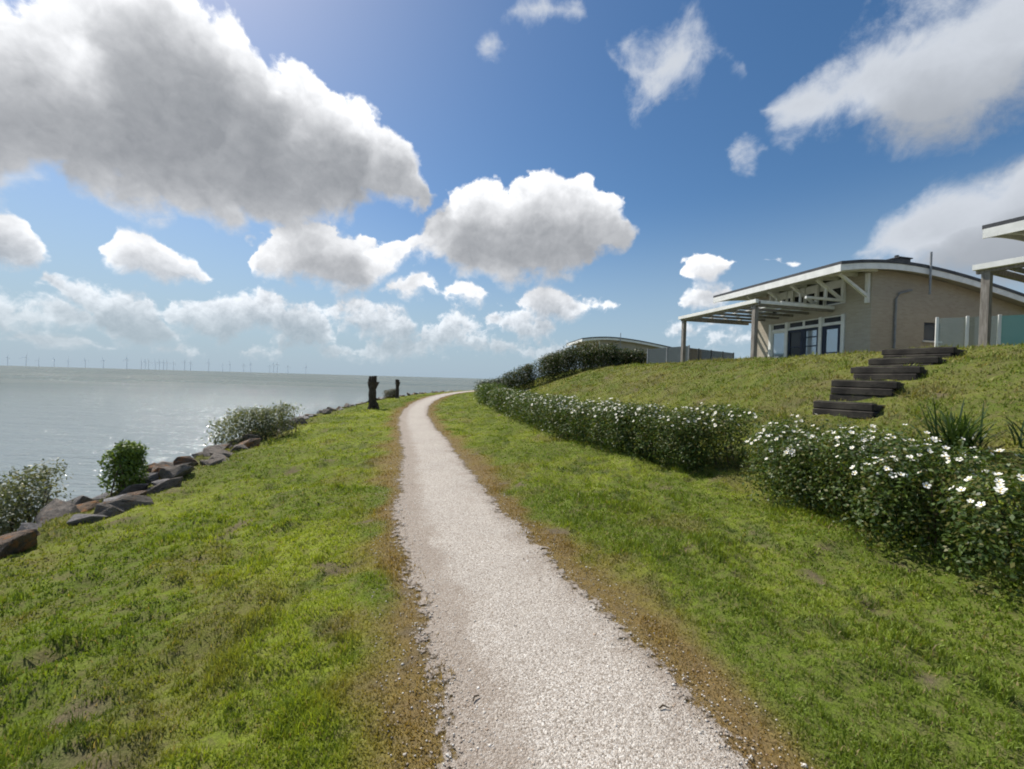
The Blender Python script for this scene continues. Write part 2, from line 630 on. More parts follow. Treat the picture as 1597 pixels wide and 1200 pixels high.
def mat_path():
    m, nt, out = new_mat('pale shell gravel')
    v = nt.n('ShaderNodeTexCoord').outputs['Object']
    wv = nt.vmath('ADD', v, nt.vmath('SCALE', nt.noise(v, 30, 2, .5, color=True), scale=.02))

    def cells(scale, stops):
        vo = nt.n('ShaderNodeTexVoronoi')
        nt.link(wv, vo.inputs['Vector'])
        vo.inputs['Scale'].default_value = scale
        vo.inputs['Randomness'].default_value = 1.0
        sc = nt.n('ShaderNodeSeparateColor')
        nt.link(vo.outputs['Color'], sc.inputs[0])
        return nt.ramp(sc.outputs[0], stops), vo.outputs['Distance'], sc.outputs[1]
    fine, fd, _ = cells(150, [(0, (.20, .165, .13)), (.3, (.35, .305, .26)), (.65, (.46, .415, .365)), (1, (.64, .60, .545))])
    big, bd, pick = cells(62, [(0, (.15, .125, .10)), (.25, (.33, .29, .245)), (.7, (.50, .46, .41)), (1, (.66, .63, .58))])
    stone = nt.mix(nt.math('MULTIPLY', nt.smooth(bd, .5, .3), nt.math('GREATER_THAN', pick, .62)), fine, big)
    dirt = nt.noise(v, 2.3, 6, .65)
    patch = nt.noise(v, 9, 4, .6)
    at = nt.n('ShaderNodeAttribute', attribute_name='tint')      # r: how earthy the gravel is, g: how near its rim
    sep = nt.n('ShaderNodeSeparateColor')
    nt.link(at.outputs['Color'], sep.inputs[0])
    earthy = nt.math('ADD', sep.outputs[0], nt.math('MULTIPLY', nt.math('SUBTRACT', nt.math('ADD', dirt, nt.math('MULTIPLY', patch, .5)), .75), 1.5))
    tone = nt.noise(v, 1.1, 3, .6)
    stone = nt.mix(nt.smooth(tone, .35, .68, 0, .45), stone, nt.mix(.5, stone, (.28, .25, .22)))
    c = nt.mix(nt.smooth(earthy, .05, .85, 0, .9), stone, nt.mix(.55, stone, (.20, .15, .11)))
    h = nt.math('SUBTRACT', nt.math('MULTIPLY', bd, -.8), fd)
    p = principled(nt, out, c, .9, bump(nt, h, .6, .008), **{'Specular IOR Level': .2})
    # towards its rim the gravel thins out into the turf
    rim = nt.math('ADD', sep.outputs[1], nt.math('MULTIPLY', nt.math('SUBTRACT', nt.noise(v, 16, 6, .7), .5), .75))
    tr = nt.n('ShaderNodeBsdfTransparent')
    mx = nt.n('ShaderNodeMixShader')
    nt.put(mx.inputs[0], nt.smooth(rim, .80, .90))
    nt.link(p.outputs[0], mx.inputs[1])
    nt.link(tr.outputs[0], mx.inputs[2])
    nt.link(mx.outputs[0], out.inputs[0])
    return m


def mat_sea():
    m, nt, out = new_mat('grey green shallow sea')
    g = nt.n('ShaderNodeNewGeometry').outputs['Position']

    def waves(sx, sy, detail, rz=0.0):
        mp = nt.n('ShaderNodeMapping')
        mp.inputs['Scale'].default_value = (sx, sy, 1)
        mp.inputs['Rotation'].default_value = (0, 0, rz)
        nt.link(g, mp.inputs[0])
        return nt.noise(mp.outputs[0], 1.0, detail, .55, .3)
    swell = waves(.05, .42, 3, R(8))
    chop = waves(.5, 1.9, 4, R(-6))
    ripple = waves(2.6, 6.5, 3)
    h = nt.math('MULTIPLY_ADD', chop, .5, nt.math('MULTIPLY', swell, 1.0))
    h = nt.math('MULTIPLY_ADD', ripple, .12, h)
    silt = waves(.006, .03, 4)
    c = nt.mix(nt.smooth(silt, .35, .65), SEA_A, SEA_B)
    # the water colour turns paler and bluer with nearness to the origin
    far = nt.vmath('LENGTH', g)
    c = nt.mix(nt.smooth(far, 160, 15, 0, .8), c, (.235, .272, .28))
    nrm = bump(nt, h, .7, .85)
    df = nt.n('ShaderNodeBsdfDiffuse')
    nt.link(c, df.inputs[0])
    nt.link(nrm, df.inputs['Normal'])
    gl = nt.n('ShaderNodeBsdfGlossy')
    gl.inputs['Roughness'].default_value = .09
    nt.link(nrm, gl.inputs['Normal'])
    fr = nt.n('ShaderNodeFresnel')
    fr.inputs[0].default_value = 1.333
    nt.link(nrm, fr.inputs['Normal'])
    mx = nt.n('ShaderNodeMixShader')
    nt.put(mx.inputs[0], nt.math('MINIMUM', fr.outputs[0], .36))     # a choppy sea never shows its full grazing mirror
    nt.link(df.outputs[0], mx.inputs[1])
    nt.link(gl.outputs[0], mx.inputs[2])
    nt.link(mx.outputs[0], out.inputs[0])
    return m


SEA_A, SEA_B = (.125, .150, .135), (.165, .185, .165)


def mat_rock(name, c0, c1, lichen, amount):
    m, nt, out = new_mat(name)
    v = nt.n('ShaderNodeTexCoord').outputs['Object']
    oi = nt.n('ShaderNodeObjectInfo')
    sh = nt.vmath('ADD', v, nt.vmath('SCALE', oi.outputs['Location'], scale=3.7))
    n = nt.noise(sh, 3.5, 6, .65)
    c = nt.mix(nt.smooth(n, .33, .67), c0, c1)
    l = nt.noise(sh, 2.2, 5, .7)
    c = nt.mix(nt.smooth(l, amount, amount + .1, 0, .85), c, lichen)
    pale = nt.noise(sh, 7, 5, .7)
    c = nt.mix(nt.smooth(pale, .62, .72, 0, .6), c, (.42, .42, .38))
    c = nt.mix(nt.math('MULTIPLY', oi.outputs['Random'], .25), c, (.09, .08, .075))
    h = nt.math('ADD', nt.noise(sh, 5, 8, .65), nt.math('MULTIPLY', nt.noise(sh, 28, 4, .6), .3))
    principled(nt, out, c, .85, bump(nt, h, 1.0, .09), **{'Specular IOR Level': .25})
    return m


def mat_wall():
    """buff brickwork, bricks far too small to tell apart from the path"""
    m, nt, out = new_mat('buff brick')
    v = nt.n('ShaderNodeTexCoord').outputs['Object']
    sp = nt.n('ShaderNodeSeparateXYZ')
    nt.link(v, sp.inputs[0])
    cb = nt.n('ShaderNodeCombineXYZ')
    nt.link(nt.math('ADD', sp.outputs[0], sp.outputs[1]), cb.inputs[0])
    nt.link(sp.outputs[2], cb.inputs[1])
    br = nt.n('ShaderNodeTexBrick')
    nt.link(cb.outputs[0], br.inputs['Vector'])
    br.inputs['Scale'].default_value = 1.0
    br.inputs['Brick Width'].default_value = .22
    br.inputs['Row Height'].default_value = .065
    br.inputs['Mortar Size'].default_value = .008
    br.inputs['Color1'].default_value = (.45, .405, .325, 1)
    br.inputs['Color2'].default_value = (.385, .34, .27, 1)
    br.inputs['Mortar'].default_value = (.42, .385, .33, 1)
    n = nt.noise(v, .8, 5, .6)
    c = nt.mix(nt.smooth(n, .35, .7, 0, .35), br.outputs['Color'], (.33, .28, .23))
    principled(nt, out, c, .9, bump(nt, br.outputs['Fac'], -.3, .01), **{'Specular IOR Level': .2})
    return m


def mat_glass(name, tint, alpha=.28):
    m, nt, out = new_mat(name)
    tr = nt.n('ShaderNodeBsdfTransparent')
    tr.inputs[0].default_value = (*tint, 1)
    gl = nt.n('ShaderNodeBsdfGlossy')
    gl.inputs['Roughness'].default_value = .06
    df = nt.n('ShaderNodeBsdfDiffuse')
    df.inputs[0].default_value = (tint[0] * .8, tint[1] * .85, tint[2] * .85, 1)
    fr = nt.n('ShaderNodeFresnel')
    fr.inputs[0].default_value = 1.5
    m1 = nt.n('ShaderNodeMixShader')
    m1.inputs[0].default_value = alpha
    nt.link(tr.outputs[0], m1.inputs[1])
    nt.link(df.outputs[0], m1.inputs[2])
    m2 = nt.n('ShaderNodeMixShader')
    nt.link(fr.outputs[0], m2.inputs[0])
    nt.link(m1.outputs[0], m2.inputs[1])
    nt.link(gl.outputs[0], m2.inputs[2])
    nt.link(m2.outputs[0], out.inputs[0])
    return m


M = {
    'leaf': mat_leaf('leaf'),
    'grass': mat_leaf('grass blade', .6, .36),
    'ground': mat_ground(),
    'path': mat_path(),
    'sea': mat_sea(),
    'rock_grey': mat_rock('grey rock', (.22, .21, .205), (.38, .36, .35), (.33, .24, .12), .60),
    'rock_brown': mat_rock('brown rock', (.155, .135, .115), (.28, .245, .21), (.27, .15, .075), .58),
    'rock_rust': mat_rock('rust stained rock', (.13, .10, .075), (.23, .165, .115), (.36, .17, .06), .50),
    'wall': mat_wall(),
    'white': mat_noise('white painted timber', (.80, .80, .77), (.70, .70, .67), 3, .5, 60, .1),
    'grey_timber': mat_noise('weathered grey timber', (.27, .25, .225), (.17, .15, .13), 5, .8, 30, .4, .01, stretch=(4, 4, .6)),
    'dark_timber': mat_noise('tarred dark timber', (.024, .021, .018), (.062, .054, .044), 4, .85, 30, .5, .01),
    'step_top': mat_noise('mossy old sleeper', (.05, .05, .036), (.15, .16, .085), 6, .9, 35, .5, .012),
    'felt': mat_noise('dark roofing felt', (.055, .058, .065), (.085, .088, .095), 2, .8, 50, .3),
    'soffit': mat_noise('pale soffit boards', (.46, .44, .40), (.38, .36, .33), 2, .7, 30, .2, stretch=(.5, 8, 1)),
    'navy': mat_noise('navy painted frame', (.012, .02, .045), (.018, .028, .055), 3, .4, 50, .1),
    'dark_metal': mat_noise('dark metal', (.045, .045, .05), (.07, .07, .072), 4, .5, 50, .2),
    'zinc': mat_noise('dull zinc', (.30, .31, .32), (.22, .23, .24), 4, .45, 50, .15),
    'bark': mat_noise('black weathered bark', (.03, .024, .018), (.075, .058, .042), 9, .9, 24, .9, .03, stretch=(3, 3, .5)),
    'twig': mat_noise('brown twig', (.07, .05, .03), (.12, .085, .055), 9, .8, 40, .4),
    'clear': mat_glass('clear balustrade glass', (.86, .93, .92), .10),
    'teal': mat_glass('green tinted glass', (.40, .72, .68), .45),
    'turbine': mat_noise('pale turbine steel', (.80, .82, .84), (.76, .79, .81), .01, .6, .1, .05),
}
# window glass: dark room behind, mirror of the sky in front
_m, _nt, _o = new_mat('window glass')
principled(_nt, _o, (.42, .47, .52), .05, Metallic=.55)
M['pane'] = _m
_m, _nt, _o = new_mat('dark room behind glass')
principled(_nt, _o, (.03, .032, .035), .25, **{'Specular IOR Level': .4})
M['dark_pane'] = _m
_m, _nt, _o = new_mat('white petal')
principled(_nt, _o, (.80, .79, .72), .6, **{'Subsurface Weight': 0.0})
M['petal'] = _m
_m, _nt, _o = new_mat('yellow stamens')
principled(_nt, _o, (.75, .52, .06), .7)
M['stamen'] = _m
_m, _nt, _o = new_mat('pebble')
_a = _nt.n('ShaderNodeAttribute', attribute_name='tint')
principled(_nt, _o, _a.outputs['Color'], .85, **{'Specular IOR Level': .25})
M['pebble'] = _m

# ================================================================== the lie of the land
# the path's middle line, metres, camera above the origin looking along +Y
PATH = [(60, -140), (24, -70), (9, -28), (3.0, -9), (1.15, -2.0), (.62, 0.0), (.43, 1.7), (.12, 2.6), (-.68, 4.9), (-1.85, 9.2), (-3.35, 14.4),
        (-4.65, 20), (-5.75, 28), (-6.2, 38), (-5.2, 50), (-1.5, 66), (8, 88), (30, 120), (90, 170), (300, 300), (900, 600), (2200, 1300)]


def catmull(pts, n=24):
    pts = [np.array(p, float) for p in pts]
    out = []
    for i in range(len(pts) - 1):
        p0, p1, p2, p3 = pts[max(i - 1, 0)], pts[i], pts[i + 1], pts[min(i + 2, len(pts) - 1)]
        L = np.linalg.norm(p2 - p1)
        m1 = (p2 - p0) / (np.linalg.norm(p2 - p0) + 1e-9) * L
        m2 = (p3 - p1) / (np.linalg.norm(p3 - p1) + 1e-9) * L
        for t in np.linspace(0, 1, n, endpoint=False):
            a, b, c, d = 2 * t**3 - 3 * t**2 + 1, t**3 - 2 * t**2 + t, -2 * t**3 + 3 * t**2, t**3 - t**2
            out.append(a * p1 + b * m1 + c * p2 + d * m2)
    out.append(pts[-1])
    return np.array(out)


LINE = catmull(PATH)
_tan = np.gradient(LINE, axis=0)
_tan /= np.linalg.norm(_tan, axis=1)[:, None]
NRM = np.stack([_tan[:, 1], -_tan[:, 0]], 1)          # to the right of the path (inland)


def path_d(x, y):
    """signed distance from the path's middle line: + inland, - towards the sea"""
    x, y = np.asarray(x, float).ravel(), np.asarray(y, float).ravel()
    out = np.empty(len(x))
    for i in range(0, len(x), 20000):
        a, b = x[i:i + 20000, None], y[i:i + 20000, None]
        j = np.argmin((a - LINE[None, :, 0]) ** 2 + (b - LINE[None, :, 1]) ** 2, 1)
        dx, dy = a[:, 0] - LINE[j, 0], b[:, 0] - LINE[j, 1]
        d = dx * NRM[j, 0] + dy * NRM[j, 1]
        full = np.hypot(dx, dy)
        out[i:i + 20000] = np.where(np.abs(d) < full * .7, np.sign(d) * full, d)
    return out


def flat(px, py, z=-.1):
    v = px_dir(px, py)
    t = (z - EYE) / v.z
    return v.x * t, v.y * t


# hollows and worn spots in the turf, from the photograph: pixel, half length, half width (m), depth (m), turn
SPOTS = [(*flat(px, py), a, b, dp, ang) for px, py, a, b, dp, ang in [
    (75, 1025, .20, .05, .075, .45), (250, 962, .16, .045, .07, .55), (195, 952, .13, .04, .05, .3), (120, 1105, .16, .08, .03, .2),
    (345, 832, .09, .035, .05, .2), (300, 868, .20, .04, .04, .25), (110, 875, .16, .05, .03, .2), (430, 800, .16, .04, .03, .2),
    (1130, 915, .10, .05, .05, -.3), (1185, 872, .12, .05, .05, .1), (1365, 972, .09, .05, .05, -.4), (1020, 772, .16, .06, .05, .1),
    (1405, 905, .17, .10, .02, -.6), (1515, 952, .16, .07, .02, -.6), (1010, 828, .14, .04, .03, .1), (640, 1010, .10, .06, .02, 0),
    (120, 1190, .10, .06, .05, 0), (1150, 690, .25, .10, .02, .4), (1270, 880, .18, .05, .04, -.3)]]


def spots(x, y):
    worn, deep = np.zeros(len(x)), np.zeros(len(x))
    for (cx, cy, a, b, dp, ang) in SPOTS:
        dx, dy = x - cx, y - cy
        u, v = dx * math.cos(ang) + dy * math.sin(ang), -dx * math.sin(ang) + dy * math.cos(ang)
        g = np.exp(-(u / a) ** 2 - (v / b) ** 2)
        worn = np.maximum(worn, g)
        deep = deep + dp * (g - .35 * np.exp(-(u / a) ** 2 - ((v - 1.6 * b) / (b * 1.2)) ** 2))
    return worn, deep


HALF = .63                                            # half width of the path
TERRACE = 2.6
SEA_Z = -2.3


def height(x, y, d=None):
    x, y = np.asarray(x, float).ravel(), np.asarray(y, float).ravel()
    if d is None:
        d = path_d(x, y)
    wob = (fbm(x * .11 + 3, y * .11, 3) - .5)
    l = np.maximum(-d - .75, 0)
    z = -.075 * np.minimum(l, 3.7) - .02 * np.minimum(l, 3.7) * sstep(l, 1, 3.5)
    z = z - sstep(l + wob * .8, 3.5, 8.5) * 3.0 - sstep(l, 8, 40) * 4
    r = np.maximum(d - .75, 0)
    z = z + .025 * np.minimum(r, 3.2)
    e = d + wob * 1.0
    rise = sstep(e, 3.6, 12.6)
    up = np.clip((e - 4.2) / 7.4, 0, 1)
    prof = up ** 1.12 * (1 - .12 * sstep(up, .7, 1.0))
    z = z + (TERRACE - .08) * np.clip(.35 * rise + .65 * prof / .88, 0, 1)
    off = sstep(np.abs(d), .7, 1.5)
    tur = (fbm(x * 1.7, y * 1.7, 4, .55) - .5) * .26 + (fbm(x * 6 + 9, y * 6, 2) - .5) * .11
    z = z - off * spots(x, y)[1]
    z = z + off * tur * (1 - .4 * sstep(e, 11, 13)) * np.where(d < 0, 1.0, .9)
    return z


def turf(x, y, d):
    """colour of the grass at a place; and how bare the soil is there"""
    big = fbm(x * .55 + 2, y * .55 + 8, 3)
    mid = fbm(x * 1.9 + 5, y * 1.9, 3)
    fine = fbm(x * 7 + 1, y * 7 + 2, 2)
    g0, g1, g2 = np.array((.158, .220, .027)), np.array((.305, .365, .038)), np.array((.102, .148, .034))
    k = sstep(big * .4 + mid * .4 + fine * .2, .40, .64)[:, None]
    c = g0 * (1 - k) + g1 * k
    k2 = sstep(mid * .6 + fine * .4, .56, .70)[:, None]
    c = c * (1 - .85 * k2) + g2 * .85 * k2
    dry = np.array((.23, .175, .075))
    kd = (sstep(fbm(x * 1.1 + 31, y * 1.1 + 7, 4), .57, .75) * .42)[:, None]
    c = c * (1 - kd) + dry * kd
    # parched strip beside the gravel, wider on the sunny side
    rim = np.array((.30, .19, .085))
    w = np.where(d > 0, .34, .30) + (mid - .5) * .9
    ke = (1 - sstep(np.abs(d) - HALF, w * .3, w * 1.25 + .10))[:, None] * .85
    c = c * (1 - ke) + rim * ke
    # poor tussocky grass on the bank, and the rocky shore
    c = c * (1 - .16 * sstep(d, 4.5, 6.5))[:, None]                      # turf colour darker overall up the bank
    ks = (sstep(d, 5.0, 8.0) * .34 * sstep(big * .5 + mid * .5, .38, .6))[:, None]
    c = c * (1 - ks) + np.array((.20, .165, .085)) * ks
    # withered brown growth behind the hedge
    for cx, cy, a, b in ((3.9, 8.9, 1.3, .5), (2.9, 11.5, 1.0, .6), (5.6, 5.2, .8, .35), (4.6, 6.9, .5, .3)):
        kb = (np.exp(-((x - cx) / a) ** 2 - ((y - cy) / b) ** 2) * sstep(mid * .5 + fine * .5, .35, .6) * .8)[:, None]
        c = c * (1 - kb) + np.array((.19, .115, .075)) * kb
    kl = sstep(-d, 3.4, 4.9)[:, None]
    c = c * (1 - .6 * kl) + np.array((.15, .14, .06)) * .6 * kl
    bare = sstep(fbm(x * 2.3 + 11, y * 2.3 + 3, 4, .6) + .22 * (fine - .5), .735, .83)
    worn = spots(x, y)[0] * (.55 + .9 * fine)
    bare = np.maximum(bare, .85 * sstep(worn, .30, .80))
    bare = np.maximum(bare, sstep(-d, 4.8, 5.6))
    return np.clip(c, 0, 1), bare


def build_ground():
    t = np.linspace(-4.4, 7.3, 400)
    xs = 2.6 * np.sinh(t)
    t = np.linspace(-5.0, 7.3, 400)
    ys = 4.0 + 2.6 * np.sinh(t)
    X, Y = np.meshgrid(xs, ys)
    x, y = X.ravel(), Y.ravel()
    d = path_d(x, y)
    z = height(x, y, d)
    c, bare = turf(x, y, d)
    soil = np.array((.155, .12, .08))
    c = c * .8 * (1 - bare[:, None]) + soil * bare[:, None]
    wet = sstep(-z, .9, 2.0)[:, None]
    c = c * (1 - wet) + np.array((.11, .10, .085)) * wet
    n, m = len(xs), len(ys)
    i = (np.arange(m - 1)[:, None] * n + np.arange(n - 1)[None, :]).ravel()
    f = np.stack([i, i + 1, i + n + 1, i + n], 1)
    o = link_mesh('ground', np_mesh('ground', np.stack([x, y, z], 1), f, c, True), M['ground'])
    tag(o, kind='structure')


def build_path():
    a = int(np.argmin(np.hypot(LINE[:, 0] - 9, LINE[:, 1] + 28)))
    b = int(np.argmin(np.hypot(LINE[:, 0] - 90, LINE[:, 1] - 170)))
    seg = LINE[a:b + 1]
    s = np.concatenate([[0], np.cumsum(np.linalg.norm(np.diff(seg, axis=0), axis=1))])
    u = [0.0]
    while u[-1] < s[-1]:
        dist = abs(u[-1] - np.interp(0, seg[:, 1], s))
        u.append(u[-1] + max(.06, .012 * dist))
    u = np.array(u)
    px, py = np.interp(u, s, seg[:, 0]), np.interp(u, s, seg[:, 1])
    tx, ty = np.gradient(px), np.gradient(py)
    L = np.hypot(tx, ty)
    nx, ny = ty / L, -tx / L
    k = np.linspace(-1, 1, 15)
    V, C = [], []
    for j, kk in enumerate(k):
        side = np.sign(kk)
        w = HALF + .10 + .16 * (fbm(u * .9 + 40 * (side > 0), u * 0, 3) - .5) + .16 * (fbm(u * 5 + 90 * (side > 0), u * 0, 3) - .5)
        w = w * (1 - .10 * sstep(py, 3.5, 9))
        x, y = px + nx * kk * w, py + ny * kk * w
        z = height(x, y, np.full(len(u), kk * HALF)) + .016 - .012 * abs(kk) ** 4
        V.append(np.stack([x, y, z], 1))
        e = np.full(len(u), abs(kk) ** 2.2)
        e = np.maximum(e, .95 * sstep(-kk, .15, .7))
        C.append(np.stack([e, np.full(len(u), abs(kk)), e], 1))
    V, C = np.concatenate(V), np.concatenate(C)
    n = len(u)
    i = (np.arange(len(k) - 1)[:, None] * n + np.arange(n - 1)[None, :]).ravel()
    o = link_mesh('gravel_path', np_mesh('gravel_path', V, np.stack([i, i + n, i + n + 1, i + 1], 1), C, True), M['path'])
    tag(o, kind='structure')


def build_sea():
    t = np.linspace(-8.4, 8.4, 60)
    g = 10 * np.sinh(t)
    xs = g[g < 3000]
    X, Y = np.meshgrid(g, g)
    n = len(g)
    i = (np.arange(n - 1)[:, None] * n + np.arange(n - 1)[None, :]).ravel()
    v = np.stack([X.ravel(), Y.ravel(), np.full(X.size, SEA_Z)], 1)
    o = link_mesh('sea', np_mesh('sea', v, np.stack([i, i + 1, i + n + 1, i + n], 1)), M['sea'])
    tag(o, kind='structure')


build_ground()
build_path()
build_sea()


def hgt(x, y):
    return float(height([x], [y])[0])


def ground_at(px, py, lift=0.0, far=200.0):
    """where the line of sight through a photo pixel meets the ground"""
    v = px_dir(px, py)
    t = np.geomspace(1.2, far, 900)
    z = EYE + v.z * t
    hit = np.nonzero(z < height(v.x * t, v.y * t) + lift)[0]
    i = hit[0] if len(hit) else len(t) - 1
    return Vector((v.x * t[i], v.y * t[i], float(z[i])))


# ================================================================== houses
ARC = [(-2.15, 3.40), (-1.2, 3.54), (0, 3.64), (.9, 3.66), (2.2, 3.61), (4.1, 3.42), (6, 3.14), (7.7, 2.86), (9.2, 2.58)]


def arc(x):
    """underside of the roof above the floor, by distance behind the front wall"""
    xs, zs = zip(*ARC)
    return float(np.interp(x, xs, zs))


def arc_fine():
    pts = catmull(ARC, 5)
    return [(float(a), float(b)) for a, b in pts]


HL, HD = 5.6, 8.6                       # length of the house along its front, depth
EAVE = -2.15


def house(loc, rz, label, pergola=None, chimney=True, front_detail=True, depth=HD):
    """local axes: x away from the sea, y along the front (away from the camera), z up from the terrace"""
    h = empty('bungalow', loc, rz)
    tag(h, label, 'house')
    D = depth
    AF = [p for p in arc_fine() if p[0] <= D + .55]

    # gable walls, cut round the side window
    def gable(y0, y1, win):
        m = MB()
        xs = sorted({0.0, D, *[p[0] for p in AF if 0 < p[0] < D], *([win[0], win[1]] if win else [])})
        for a, b in zip(xs[:-1], xs[1:]):
            za, zb = arc(a) - .02, arc(b) - .02
            spans = [(0, None)]
            if win and a >= win[0] - 1e-6 and b <= win[1] + 1e-6:
                spans = [(0, win[2]), (win[3], None)]
            for lo, hi in spans:
                ta, tb = (za, zb) if hi is None else (hi, hi)
                m.add([(a, y0, lo - (.6 if lo == 0 else 0)), (b, y0, lo - (.6 if lo == 0 else 0)), (b, y1, lo - (.6 if lo == 0 else 0)), (a, y1, lo - (.6 if lo == 0 else 0)),
                       (a, y0, ta), (b, y0, tb), (b, y1, tb), (a, y1, ta)],
                      [(0, 3, 2, 1), (4, 5, 6, 7), (0, 1, 5, 4), (1, 2, 6, 5), (2, 3, 7, 6), (3, 0, 4, 7)])
        return m
    win = (2.75, 3.62, 1.02, 1.75)
    gable(0, .25, win).build('gable_wall', M['wall'], h)
    gable(HL - .25, HL, None).build('gable_wall', M['wall'], h)
    MB().box(D - .25, D - .002, .252, HL - .252, -.6, arc(D) - .03).build('back_wall', M['wall'], h)
    # side window
    w = MB()
    x0, x1, z0, z1 = win
    for b in ((x0, x1, z0, z0 + .07), (x0, x1, z1 - .07, z1), (x0, x0 + .07, z0 + .07, z1 - .07), (x1 - .07, x1, z0 + .07, z1 - .07)):
        w.box(b[0], b[1], .06, .14, b[2], b[3])
    wo = w.build('window', M['navy'], h)
    MB().box(x0 + .07, x1 - .07, .095, .11, z0 + .07, z1 - .07).build('pane', M['dark_pane'], wo)
    MB().box(x0 - .06, x1 + .06, -.06, .06, z0 - .07, z0 - .003).build('sill', M['white'], wo)
    # front wall: solid end, then posts with glazing between
    f = MB()
    f.box(.003, .25, .252, 1.0, -.6, 3.60).box(.003, .25, 4.75, HL - .252, -.6, 3.60).box(.003, .25, 1.0, 4.75, 2.06, 2.5)
    f.build('front_wall', M['wall'], h)
    for y in (1.05, 2.02, 3.70, 4.62):
        MB().box(-.05, .18, y - .07, y + .07, -.1, 2.06).build('door_post', M['white'], h)
    MB().box(-.03, .16, 1.12, 4.55, 1.66, 1.74).build('transom_bar', M['white'], h)
    for a, b in ((1.12, 1.95), (2.09, 2.86), (2.86, 3.63), (3.77, 4.55)):
        fr = MB()
        for q in ((a, b, 2.0, 2.05), (a, b, 1.745, 1.79), (a, a + .05, 1.79, 2.0), (b - .05, b, 1.79, 2.0)):
            fr.box(.02, .09, q[0], q[1], q[2], q[3])
        fo = fr.build('transom_window', M['white'], h)
        MB().box(.05, .06, a + .05, b - .05, 1.79, 2.0).build('pane', M['dark_pane'], fo)

    def glazed(name, a, b, z0, z1, fm, pm, bars, wide=.07):
        m = MB()
        for q in ((a, b, z0, z0 + wide), (a, b, z1 - wide, z1), (a, a + wide, z0 + wide, z1 - wide), (b - wide, b, z0 + wide, z1 - wide)):
            m.box(.0, .10, q[0], q[1], q[2], q[3])
        for zb in bars:
            m.box(.01, .09, a + wide, b - wide, zb - .025, zb + .025)
        o = m.build(name, fm, h)
        zs = [z0 + wide] + [v for zb in bars for v in (zb - .025, zb + .025)] + [z1 - wide]
        for lo, hi in zip(zs[::2], zs[1::2]):
            MB().box(.04, .055, a + wide + .001, b - wide - .001, lo + .001, hi - .001).build('pane', pm, o)
        return o
    glazed('door', 2.09, 2.855, -.05, 1.655, M['navy'], M['pane'], (.35, .85, 1.25), .11)
    glazed('door', 2.865, 3.63, -.05, 1.655, M['navy'], M['dark_pane'], (.85,), .11)
    glazed('door', 1.12, 1.95, -.05, 1.655, M['navy'], M['pane'], (.5,), .15)
    glazed('window', 3.77, 4.55, .1, 1.655, M['white'], M['pane'], (), .06)
    # clerestory lights under the overhang
    for k in range(4):
        a = 1.02 + k * .94
        o = MB().box(.06, .1, a, a + .90, 2.52, 2.58).box(.06, .1, a, a + .05, 2.58, 3.55).box(.06, .1, a + .85, a + .90, 2.58, 3.55).box(.06, .1, a + .05, a + .85, 3.2, 3.55).build('clerestory_window', M['white'], h)
        MB().box(.075, .085, a + .05, a + .85, 2.58, 3.2).build('pane', M['dark_pane'], o)

    # roof: curved deck, dark on top, boarded under, white fascias
    ys = (-.5, HL + .45)

    def shell(lo, hi, ya, yb, pts):
        m = MB()
        vs_, fs_ = [], []
        for (x, z) in pts:
            vs_ += [(x, ya, z + lo), (x, yb, z + lo), (x, yb, z + hi), (x, ya, z + hi)]
        n = len(pts)
        for i in range(n - 1):
            for j in range(4):
                fs_.append((i * 4 + j, i * 4 + (j + 1) % 4, i * 4 + 4 + (j + 1) % 4, i * 4 + 4 + j))
        fs_ += [(0, 1, 2, 3), (4 * n - 1, 4 * n - 2, 4 * n - 3, 4 * n - 4)]
        return m.add(vs_, fs_)
    ro = shell(.10, .21, ys[0] - .03, ys[1] + .03, [(AF[0][0] - .03, AF[0][1])] + AF[1:]).build('roof', M['felt'], h)
    shell(.005, .098, ys[0] + .04, ys[1] - .04, AF).build('soffit', M['soffit'], ro)
    shell(-.13, .097, ys[0], ys[0] + .038, AF).build('fascia', M['white'], ro)
    shell(-.13, .097, ys[1] - .038, ys[1], AF).build('fascia', M['white'], ro)
    x0, z0 = AF[0]
    MB().box(x0 - .045, x0 - .002, ys[0] - .01, ys[1] + .01, z0 - .16, z0 + .095).build('fascia', M['white'], ro)
    under = [p for p in AF if p[0] <= .0]
    for k in range(9):
        y = ys[0] + .35 + k * (ys[1] - ys[0] - .7) / 8
        shell(-.14, .003, y - .035, y + .035, [(p[0] + .06 if i == 0 else p[0], p[1]) for i, p in enumerate(under)]).build('rafter', M['white'], h)
    # knee braces from the wall to the overhang
    for y in (.12, 1.05, 2.2, 3.4, 4.6):
        m = MB()
        m.box(-.12, -.004, y - .06, y + .06, 2.35 if y < 1 else 2.55, 3.50)
        m.bar((-.1, y, 2.62), (-1.45, y, 3.36), .085, .11)
        if y > 1:
            m.box(-1.95, -.125, y - .04, y + .04, 2.56, 2.66).bar((-.95, y, 2.665), (-.95, y, 3.08), .07, .07, (1, 0, 0))
        m.build('roof_brace', M['white'], h)
    # drainpipe and mast on the gable
    MB().tube([(1.15, -.06, -.3), (1.15, -.06, 2.55), (1.3, -.06, 2.78), (1.9, -.08, 2.95)], .04, 8).build('drainpipe', M['zinc'], h)
    MB().tube([(2.05, -.58, 2.7), (2.05, -.58, 4.32)], .035, 8).build('antenna_mast', M['zinc'], h)
    if chimney:
        z = arc(1.6) + .2
        c = MB().box(1.15, 1.75, -.1, .4, z - .1, z + .32).build('chimney', M['dark_metal'], h)
        MB().box(1.1, 1.8, -.15, .45, z + .322, z + .36).tube([(1.4, .15, z + .36), (1.4, .15, z + .50)], .07, 8).build('cowl', M['dark_metal'], c)
